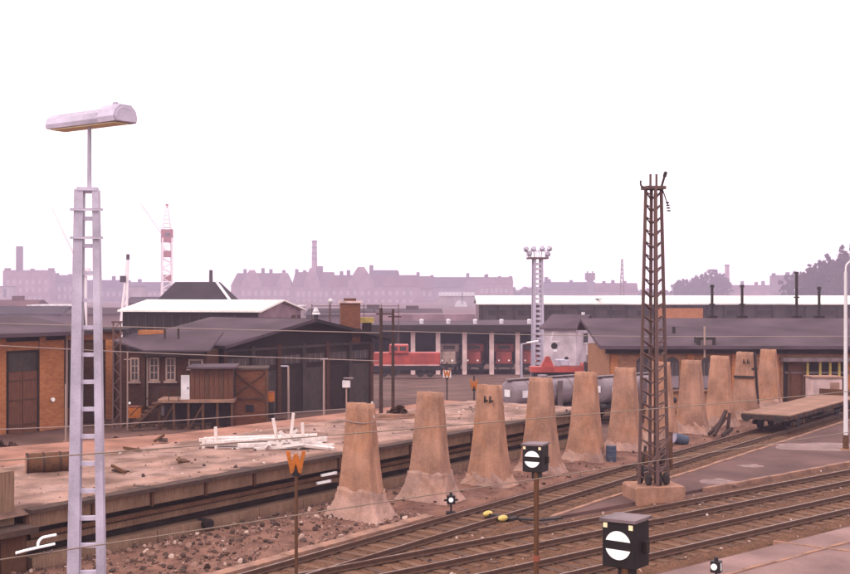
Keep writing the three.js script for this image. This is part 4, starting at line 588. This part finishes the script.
for (const [px, y0, l] of [[712, 286, 'first of four dark flue pipes above the workshop roof, from left'], [742, 286, 'second of four dark flue pipes above the workshop roof, from left'], [796.5, 273, 'third and tallest of four dark flue pipes above the workshop roof'], [819, 288, 'last of four dark flue pipes above the workshop roof, at right']]) {
  const D = 94, y = Y(322, D), t = thing('flue_pipe', l, 'flue', [X(px, D), y - .4, -D], 0, 'flue pipes above the workshop roof'), H = Y(y0, D) - y + .4; cyl(t, 'pipe', .12, .11, H, [0, H / 2, 0], M.iron, null, 12); cyl(t, 'cowl', .2, .15, .2, [0, H, 0], M.iron, null, 12); box(t, 'base', [.7, .9, .6], [0, .45, 0], M.wallDark); cyl(t, 'collar', .24, .24, .12, [0, H * .55, 0], M.iron, null, 12);
}
// ---------------------------------------------------------------- town on the skyline
function townHouse(o) {
  const D = o.D * 3.2, b = ground(D), x0 = X(o.x0, D), w = X(o.x1, D) - x0, e = Y(o.eave, D) - b, r = Y(o.ridge, D) - b, T = o.T ?? 20, t = thing(o.name ?? 'town_house', o.label, 'building', [x0, b, -D], 0), wm = M.town[o.k ?? 0], rm = M.townroof[o.k ?? 0];
  box(t, 'wall', [w, e, T], [w / 2, e / 2, -T / 2], o.pale ? M.townpale : wm); if (r > e + .2) { const hip = o.hip ?? 0, q = [[-.4, e, .5], [w + .4, e, .5], [w + .4, e, -T - .5], [-.4, e, -T - .5]], R = [[hip, r, -T * .4], [w - hip, r, -T * .4], [w - hip, r, -T * .6], [hip, r, -T * .6]], f = []; for (let i = 0; i < 4; i++) { const j = (i + 1) % 4; f.push(...q[i], ...q[j], ...R[j], ...q[i], ...R[j], ...R[i]); } f.push(...R[0], ...R[1], ...R[2], ...R[0], ...R[2], ...R[3], ...q[0], ...q[2], ...q[1], ...q[0], ...q[3], ...q[2]); const g = new THREE.BufferGeometry(); g.setAttribute('position', new THREE.Float32BufferAttribute(f, 3)); g.setAttribute('uv', new THREE.Float32BufferAttribute(new Array(f.length / 3 * 2).fill(0), 2)); g.computeVertexNormals(); t.roof = add(t, 'roof', metreUV(g), rm); }
  else box(t, 'roof', [w + .6, .4, T + .6], [w / 2, e + .2, -T / 2], o.whiteRoof ? M.white : rm);
  for (const [cx, top, c0 = 1.3] of o.chim ?? []) { const cw = c0 * 2.8; box(t, 'chimney', [cw, Y(top, D) - e - b + .5, cw], [X(cx, D) - x0, (Y(top, D) - b + e - .5) / 2, -T * .45], rm); }
  for (const [gx, gw, top] of o.gables ?? []) { const W = X(gx + gw, D) - X(gx - gw, D), R = Y(top, D) - b - e; const g = extr([[-W / 2, -3], [W / 2, -3], [W / 2, R * .25], [W * .12, R], [-W * .12, R], [-W / 2, R * .25]], 3); add(t, 'gable', g, wm, [X(gx, D) - x0, e, -2.6]); }
  for (const [a, c, n, py, ww, wh] of o.win ?? []) for (let i = 0; i < n; i++) box(t, 'window', [ww * 3.0, wh * 3.0, .2], [X(a + (c - a) * (n > 1 ? i / (n - 1) : 0), D) - x0, Y(py, D) - b, .03 + (o.wz ?? 0)], o.dark ? M.glass : M.townpale);
  return t;
}
townHouse({ label: 'large hazy block with corner turrets and chimney at far left', D: 420, x0: 3, x1: 50, eave: 271, ridge: 270, k: 1, chim: [[17, 246, 2.2], [5, 268, 2], [49, 268, 2], [30, 268.5, 1.4]], gables: [[35, 8, 276]], win: [[8, 46, 7, 282, 1, 1.8], [8, 46, 7, 290, 1, 1.8], [30, 40, 3, 300, 1.2, 2.6]] });
const low = (label, x0, x1, eave, ridge, D, k, whiteRoof, chim) => townHouse({ name: 'low_shed', label, x0, x1, eave, ridge, D: D / 3.2, k, T: 16, pale: whiteRoof, whiteRoof, chim });
low('long low mauve roof behind the brick shed at left', -30, 62, 314, 307, 330, 2); low('low pale shed strip behind the brick shed roof', 28, 74, 306, 305.5, 390, 0, 1); low('low dark roof between lamp mast and leaning boom', 66, 132, 314, 308, 300, 0); low('low mauve shed roof right of the leaning boom', 126, 172, 303, 297, 420, 2);
low('low mauve roof behind the hall railing', 306, 372, 315, 309, 280, 2); low('low roof in front of the school block', 362, 442, 313, 309, 340, 0, 0, [[372, 305], [412, 306]]); low('pale low wall left of the warehouse peak', 236, 300, 307, 306.5, 360, 0, 1); low('dark low roof at the far left below the block', -30, 36, 306, 300, 450, 1, 0, [[12, 296]]);
townHouse({ label: 'low white shed at the far left edge before the block', D: 380, x0: -8, x1: 10, eave: 287, ridge: 286, pale: 1, whiteRoof: 1, win: [[5, 5, 1, 293, 1.2, 3]], dark: 1 });
townHouse({ label: 'hazy row house left of the lamp mast', D: 440, x0: 50, x1: 82, eave: 282, ridge: 275, k: 0, chim: [[55, 273], [68, 274]], win: [[54, 76, 5, 289, 1, 2], [54, 76, 5, 297, 1, 2]] });
townHouse({ label: 'hazy row house right of the lamp mast', D: 440, x0: 84, x1: 128, eave: 288, ridge: 280, k: 2, chim: [[112, 276], [98, 278]], win: [[102, 120, 4, 294, 1, 2]] });
townHouse({ label: 'hazy house between the leaning boom and the tower crane', D: 430, x0: 128, x1: 168, eave: 290, ridge: 282, k: 0, chim: [[138, 279]], win: [[150, 160, 3, 294, 1.2, 1.2]] });
townHouse({ label: 'white low building beside the leaning boom', D: 330, x0: 128, x1: 142, eave: 287, ridge: 286, pale: 1, whiteRoof: 1 });
townHouse({ label: 'big gabled brick block right of the hipped roof, with gables', D: 430, x0: 231, x1: 292, eave: 286, ridge: 273, k: 1, hip: 6, chim: [[262, 268], [270, 269], [244, 269], [283, 270]], gables: [[252, 10, 270], [284, 7, 272]], win: [[243, 288, 8, 293, 1.1, 2.4], [243, 288, 8, 301, 1.1, 2.4]] });
townHouse({ label: 'steep roofed block under the tall factory chimney', D: 430, x0: 292, x1: 336, eave: 287, ridge: 272, k: 1, hip: 3, chim: [[296, 269], [304, 270], [319, 266, 2.6], [330, 273]], gables: [[312, 8, 268]], win: [[298, 332, 7, 294, 1.1, 2.4], [298, 332, 7, 302, 1.1, 2.4]] });
{ const D = 1450, b = ground(D), t = thing('factory_chimney', 'tall slender factory chimney on the skyline', 'chimney', [X(314.5, D), b, -D]), H = Y(241, D) - b; cyl(t, 'shaft', 4.4, 2.8, H, [0, H / 2, 0], M.town[1], null, 16); cyl(t, 'crown', 3.3, 3.3, 3, [0, H - .6, 0], M.townroof[1], null, 16); for (let i = 0; i < 3; i++) cyl(t, 'hoop', 3.5, 3.5, 1.4, [0, H - 8 - i * 7, 0], M.townroof[2], null, 16); }
{ const D = 1500, b = ground(D), t = thing('factory_chimney', 'thin chimney right of the rounded tree on the skyline', 'chimney', [X(727, D), b, -D]), H = Y(265, D) - b; cyl(t, 'shaft', 3.6, 2.6, H, [0, H / 2, 0], M.town[1], null, 14); cyl(t, 'crown', 3, 3, 2.2, [0, H - .4, 0], M.townroof[1], null, 14); }
townHouse({ name: 'school_building', label: 'long school-like block with two rows of pale windows', D: 400, x0: 330, x1: 420, eave: 287, ridge: 275, k: 1, hip: 3, chim: [[341, 271], [348, 270], [371, 265, 1.5], [397, 271]], gables: [[361, 13, 267]], win: [[334, 411, 12, 293, 1.1, 1.7], [334, 411, 12, 301.5, 1.1, 1.7]] });
townHouse({ label: 'hazy dark roofed block right behind the school gable', D: 425, x0: 366, x1: 402, eave: 284, ridge: 270, k: 2, hip: 5 });
townHouse({ label: 'reddish roofed block right of the school', D: 415, x0: 398, x1: 433, eave: 289, ridge: 276, k: 1, chim: [[418, 272], [432, 275]], win: [[424, 430, 2, 294, 1.2, 2]] });
townHouse({ label: 'hazy block behind the white flat-roofed building', D: 440, x0: 432, x1: 476, eave: 288, ridge: 277, k: 0, chim: [[468, 273], [486, 275]], gables: [[470, 7, 279]] });
townHouse({ label: 'hazy block above the left end of the long hall', D: 440, x0: 474, x1: 513, eave: 284, ridge: 277, k: 1, chim: [[487, 274], [500, 276], [511, 276]], win: [[482, 506, 6, 291, 1.1, 1.8]] });
{ const t = townHouse({ name: 'white_pavilion', label: 'white flat-roofed building with pale arch in front of the town', D: 300, x0: 439, x1: 475, eave: 296, ridge: 296, pale: 1, whiteRoof: 1, dark: 1, win: [] }); const D = 960; box(t, 'white_fascia', [X(474, D) - X(438, D), 3.4, .6], [(X(474, D) - X(438, D)) / 2, Y(294, D) - ground(D), .4], M.white); const sh = new THREE.Shape(); sh.moveTo(-5.2, 0); sh.lineTo(5.2, 0); sh.absarc(0, 2.8, 5.2, 0, Math.PI, false); add(t, 'arch', new THREE.ExtrudeGeometry(sh, { depth: .3, bevelEnabled: false }), M.white, [X(461, D) - X(439, D), Y(310, D) - ground(D), .5]); box(t, 'mast', [.6, 9, .6], [X(462, D) - X(439, D), Y(298, D) - ground(D), 1], M.townroof[2]); box(t, 'lower_wall', [X(480, D) - X(400, D), 13, 1], [X(440, D) - X(439, D), Y(318, D) - ground(D), 2], M.wallPink); }
townHouse({ label: 'hazy row of houses right of the floodlight tower', D: 450, x0: 544, x1: 596, eave: 290, ridge: 282, k: 2, chim: [[547, 277, 1.6], [550, 279], [572, 280]] });
{ const D = 1440, b = ground(D), t = thing('water_tower', 'small dark tower head on the skyline above the white house', 'tower', [X(590, D), b, -D]); const H = Y(280, D) - b; box(t, 'shaft', [7.5, H, 7.5], [0, H / 2, 0], M.town[2]); box(t, 'head', [11, Y(273, D) - Y(280, D), 11], [0, (Y(273, D) + Y(280, D)) / 2 - b, 0], M.townroof[1]); for (const s of [-1, 1]) box(t, 'finial', [1.4, 2.4, 1.4], [s * 3.2, Y(272, D) - b, 0], M.townroof[2]); }
townHouse({ label: 'reddish houses above the long hall, left of the lattice mast', D: 440, x0: 596, x1: 638, eave: 292, ridge: 283, k: 1, chim: [[605, 281], [614, 280], [626, 281]] });
{ const D = 800, b = ground(D), t = thing('radio_mast', 'thin hazy lattice spike above the long hall', 'mast', [X(622, D), b, -D]); const H = Y(259, D) - b; latticeMast(t, H, 3.4, .6, 12, .4, .25, M.town[0]); }
townHouse({ label: 'hazy building with flat roof left of the tall trees', D: 400, x0: 775, x1: 803, eave: 276, ridge: 275, k: 0, chim: [[776, 273, 1.2], [790, 272]] });
townHouse({ label: 'low hazy roofs between rounded tree and tall trees', D: 460, x0: 728, x1: 776, eave: 289, ridge: 285, k: 1, chim: [[744, 281], [758, 282], [765, 281]] });

// ---------------------------------------------------------------- cranes
{
  const D = 560, b = ground(D), t = thing('tower_crane', 'pale tower crane with raised jib on the skyline', 'crane', [X(167, D), b, -D], .3), H = Y(238, D) - b; latticeMast(t, H, 4.6, 4.4, 16, .75, .45, M.cranewhite);
  const cab = box(t, 'slewing_cab', [5.4, 6.2, 5], [0, H + 1, 0], M.cranered); box(cab, 'cab_window', [2.4, 1.6, .2], [0, .5, 2.55], M.glass); const H2 = Y(206, D) - b; for (const sx of [-1, 1]) for (const sz of [-1, 1]) bar(t, 'apex_leg', [sx * 1.9, H + 4, sz * 1.9], [sx * .4, H2, sz * .4], .6, M.cranewhite); for (let i = 0; i < 5; i++) box(t, 'apex_brace', [3.4 - i * .5, .4, 3.4 - i * .5], [0, H + 5 + i * 1.9, 0], M.cranewhite); box(t, 'apex_cap', [1.3, 2, 1.3], [0, H2, 0], M.cranered);
  const jx = X(141, D) - X(167, D), jy = Y(204, D) - b; for (const s of [-.35, .35]) bar(t, 'jib_chord', [-2.2, H + 1.5, s * 2], [jx, jy, s * .8], .38, M.cranewhite); bar(t, 'jib_chord', [-1.9, H + 3, 0], [jx, jy + .2, 0], .3, M.cranewhite); bar(t, 'stay_rope', [0, H2, 0], [jx, jy, 0], .05, M.cranewhite);
  for (const [dy, m] of [[4, M.cranered], [10, M.cranered]]) box(t, 'mast_section', [4.7, 3, 4.7], [0, H - dy * 1.9, 0], m);
}
{
  const D = 260, b = ground(D), t = thing('leaning_boom', 'white tapered crane boom leaning beside the white warehouse roof', 'crane', [X(120, D), b, -D], 0); const P = (px, py) => [X(px, D) - X(120, D), Y(py, D) - b, 0]; const a0 = P(118, 312), a1 = P(128, 257), c0 = P(126, 312);
  bar(t, 'boom_chord', [a0[0], 0, 0], a1, .5, M.cranewhite); bar(t, 'boom_chord', [c0[0], 0, 0], a1, .45, M.cranewhite); for (let i = 0; i < 9; i++) { const k = i / 9, y = a1[1] * k; const l = a0[0] + (a1[0] - a0[0]) * k, r = c0[0] + (a1[0] - c0[0]) * (k + .11); bar(t, 'boom_brace', [l, y, 0], [r, a1[1] * (k + .11), 0], .3, i > 5 ? M.townroof[2] : M.cranewhite); } box(t, 'counterweight', [1.3, 1.4, 1], P(123.5, 279), M.townroof[2]); box(t, 'boom_head', [.6, 1.2, .6], a1, M.townroof[2]); box(t, 'carriage', [4, 2, 3], [.6, 1, 0], M.cranered);
}
{ const D = 270, b = ground(D), t = thing('luffing_jib', 'thin hazy crane jib behind the lamp mast', 'crane', [X(84, D), b, -D]); const H = Y(272, D) - b; bar(t, 'mast', [0, 0, 0], [0, H, 0], 1.2, M.cranewhite); bar(t, 'jib', [0, H - 1, 0], [X(52, D) - X(84, D), Y(208, D) - b, 0], .3, M.cranewhite); bar(t, 'jib', [0, H, .3], [X(52, D) - X(84, D), Y(208, D) - b, 0], .2, M.cranewhite); box(t, 'cab', [1.8, 1.8, 1.8], [.4, H, 0], M.cranewhite); }

// ---------------------------------------------------------------- trees
const leafGeo = (() => { const g = new THREE.PlaneGeometry(1, .7); return g; })();
function crownGeo(n, clumps, size) {   // leaf-sized faces gathered in clumps
  const pos = new Float32Array(n * 9), nor = new Float32Array(n * 9), uv = new Float32Array(n * 6), a = V(), e = new THREE.Euler(), tri = [V(-.5, -.4, 0), V(.5, -.3, 0), V(.05, .6, 0)], nn = V();
  for (let i = 0; i < n; i++) {
    const c = clumps[Math.floor(rnd() * clumps.length)], th = rr(0, 6.283), ph = Math.acos(rr(-1, 1)), r = c[3] * Math.cbrt(rr(.15, 1)); a.set(c[0] + r * Math.sin(ph) * Math.cos(th), c[1] + r * Math.cos(ph) * (c[4] ?? .9), c[2] + r * Math.sin(ph) * Math.sin(th)); e.set(rr(0, 6), rr(0, 6), rr(0, 6)); const s = size * rr(.6, 1.4); nn.set(0, 0, 1).applyEuler(e);
    tri.forEach((v, j) => { const q = v.clone().multiplyScalar(s).applyEuler(e).add(a); pos.set([q.x, q.y, q.z], i * 9 + j * 3); nor.set([nn.x, nn.y, nn.z], i * 9 + j * 3); });
  }
  const g = new THREE.BufferGeometry(); g.setAttribute('position', new THREE.BufferAttribute(pos, 3)); g.setAttribute('normal', new THREE.BufferAttribute(nor, 3)); g.setAttribute('uv', new THREE.BufferAttribute(uv, 2)); return g;
}
function tree(label, px, D, top, wpx, m, pointed, group) {
  const b = ground(D), H = Y(top, D) - b, W = wpx / 1180 * D, t = thing('tree', label, 'tree', [X(px, D), b, -D], rr(0, 6), group), cl = [];
  add(t, 'trunk', new THREE.CylinderGeometry(.12, .45, H * .8, 9), m === M.leaf ? M.bark : M.bark, [0, H * .4, 0]);
  for (let i = 0; i < 5; i++) { const a = i * 1.26, y = H * (.3 + .1 * i); bar(t, 'limb', [0, y, 0], [Math.cos(a) * W * .3, y + H * .18, Math.sin(a) * W * .3], .16, M.bark); }
  const spires = pointed ? [[0, 0, 1, .42], [-.3, .1, .86, .34], [.27, -.15, .8, .36], [.1, .3, .72, .34], [-.12, -.3, .76, .3]] : [[0, 0, .98, .5], [-.32, 0, .84, .4], [.3, .1, .88, .42], [0, -.3, .9, .45], [.12, .3, .8, .4]];
  for (const [sx, sz, sh, sw] of spires) for (let i = 0; i < 46; i++) { const k = Math.pow(rnd(), .9), y = H * sh * (.2 + .79 * k), e = pointed ? (1 - k) * .9 + .07 : Math.sqrt(Math.max(.05, 1 - Math.pow((k - .5) / .52, 2))), a = rr(0, 6.283), r = W * sw * e * Math.sqrt(rr(.1, 1)); cl.push([sx * W * .8 + Math.cos(a) * r, y, sz * W * .8 + Math.sin(a) * r, W * rr(.025, .075), rr(.8, 1.7)]); }
  add(t, 'crown', crownGeo(13000, cl, W * .05), m); return t;
}
const gT = 'tall dark trees at the right edge';
tree('tall dark tree at the right edge of the picture', 853, 760, 242, 34, M.leafdark, 1, gT); tree('second dark tree from the right edge, pointed crown', 842, 770, 246, 32, M.leafdark, 1, gT); tree('dark pointed tree in the middle of the right-hand group', 827, 780, 253, 34, M.leafdark, 1, gT); tree('dark tree left in the right-hand group, lower crown', 812, 790, 263, 30, M.leafdark, 0, gT); tree('lower bushy dark tree filling the right-hand group', 836, 785, 262, 44, M.leafdark, 0, gT); tree('pale lower tree left of the dark right-hand group', 797, 900, 271, 28, M.leaf, 0, gT);
const gM = 'hazy rounded trees above the long hall';
tree('hazy rounded tree left of the thin chimney', 712, 1150, 269, 24, M.leaf, 0, gM); tree('hazy rounded tree right next to the thin chimney', 722, 1160, 273, 18, M.leaf, 0, gM); tree('hazy low tree just right of the lattice mast', 684, 1170, 279, 22, M.leaf, 0, gM); tree('hazy low tree between mast and rounded tree', 698, 1180, 276, 20, M.leaf, 0, gM);
{ // far wood reading as one mass behind the halls
  const cl = []; for (let i = 0; i < 420; i++) { const px = rr(505, 800), D = rr(1560, 1700), top = 285 + 5 * vn(px * .11, 3, 1e6, 4) + (px > 655 && px < 675 ? 3 : 0); const y1 = Y(top, D), r = rr(4.5, 9); cl.push([X(px, D), y1 - r - rnd() * rnd() * 22, -D, r]); } for (let i = 0; i < 160; i++) { const px = rr(-60, 330), D = rr(1560, 1700); const r = rr(4.5, 9); cl.push([X(px, D), Y(288 + 5 * vn(px * .09, 8, 1e6, 4), D) - r - rnd() * 18, -D, r]); }
  const o = add(scene, 'far_wood', crownGeo(60000, cl, 2.7), M.leaf); o.userData = { kind: 'stuff', label: 'hazy band of far trees along the horizon', category: 'trees' };
}
function scrub(label, px, D, W, H, y0) {
  const t = thing('scrub', label, 'bush', [X(px, D), y0, -D], 0, 'dark scrub in the left yard'), cl = []; for (let i = 0; i < 40; i++) { const x = rr(-.5, .5) * W, k = 1 - Math.pow(Math.abs(x / W) * 2, 2); cl.push([x, rr(.1, .8) * H * k, rr(-.4, .4), rr(.1, .22) * H + .06]); }
  for (let i = 0; i < 4; i++) bar(t, 'stem', [rr(-.3, .3) * W, 0, 0], [rr(-.4, .4) * W, H * .6, 0], .03, M.bark); add(t, 'foliage', crownGeo(2600, cl, .13), M.leafdark);
}
scrub('low dark scrub at the left edge before the brick shed', 6, 56, 3.6, .9, 0); scrub('dark scrub strip before the timber stairs of the cabin', 160, 60, 4.2, .7, 0); scrub('small dark scrub patch right of the lamp mast foot', 118, 59, 1.8, .8, 0); scrub('olive scrub clump between first and second pier', 398, 58.5, 1.1, .6, 1.66); scrub('scrub clump behind the white timbers', 283, 56, 1.6, .9, 0);
{ // scattered scrap on the raised yard
  const list = [[132, 46, 'short dark iron bar lying right of the lamp mast'], [158, 49, 'rusty plate lying on the yard before the cabin'], [178, 43, 'bent rusty bar near the middle of the left yard'], [118, 40.5, 'flat rusty plate near the yard edge'], [357, 55, 'dark beam lying left of the first pier top']];
  list.forEach(([px, D, l], i) => { const t = thing('scrap_piece', l, 'scrap', [X(px, D), 1.72, -D], rr(0, 3)); bar(t, 'bar', [-.4, .06, 0], [.45, .1 + .1 * (i % 2), .1], .09, M.rustbar); box(t, 'plate', [.5, .05, .35], [.1, .04, .2], i % 2 ? M.latticeDark : M.rustbar, [.05, .3, .08]); });
  const n = 900, g = new THREE.DodecahedronGeometry(1, 0), I = new THREE.InstancedMesh(g, mat(1, 1, 1, null, 1, .95), n); I.name = 'yard_gravel'; I.userData = { kind: 'stuff', label: 'loose stones scattered over the raised yard and sidings', category: 'gravel' };
  const mx = new THREE.Matrix4(), q = new THREE.Quaternion(), c = new THREE.Color();
  for (let i = 0; i < n; i++) { const low = i % 3 === 0, [x, d] = low ? mainPoint(rr(12, 50), rr(21, 28)) : yardPoint(rr(-14, 22), rr(3.4, 11)), s = .02 + .06 * Math.pow(rnd(), 5); q.setFromEuler(new THREE.Euler(rr(0, 6), rr(0, 6), rr(0, 6))); mx.compose(V(x, (low ? .06 : 1.72), -d), q, V(s * 1.4, s * .7, s)); I.setMatrixAt(i, mx); const k = rnd(); k < .3 ? c.setRGB(.5, .38, .33) : k < .6 ? c.setRGB(.3, .19, .15) : c.setRGB(.06, .04, .035); I.setColorAt(i, c); }
  scene.add(I);
}
scene.traverse(o => { if (o.isMesh) { o.castShadow = true; o.receiveShadow = true; } });
renderer.render(scene, camera);
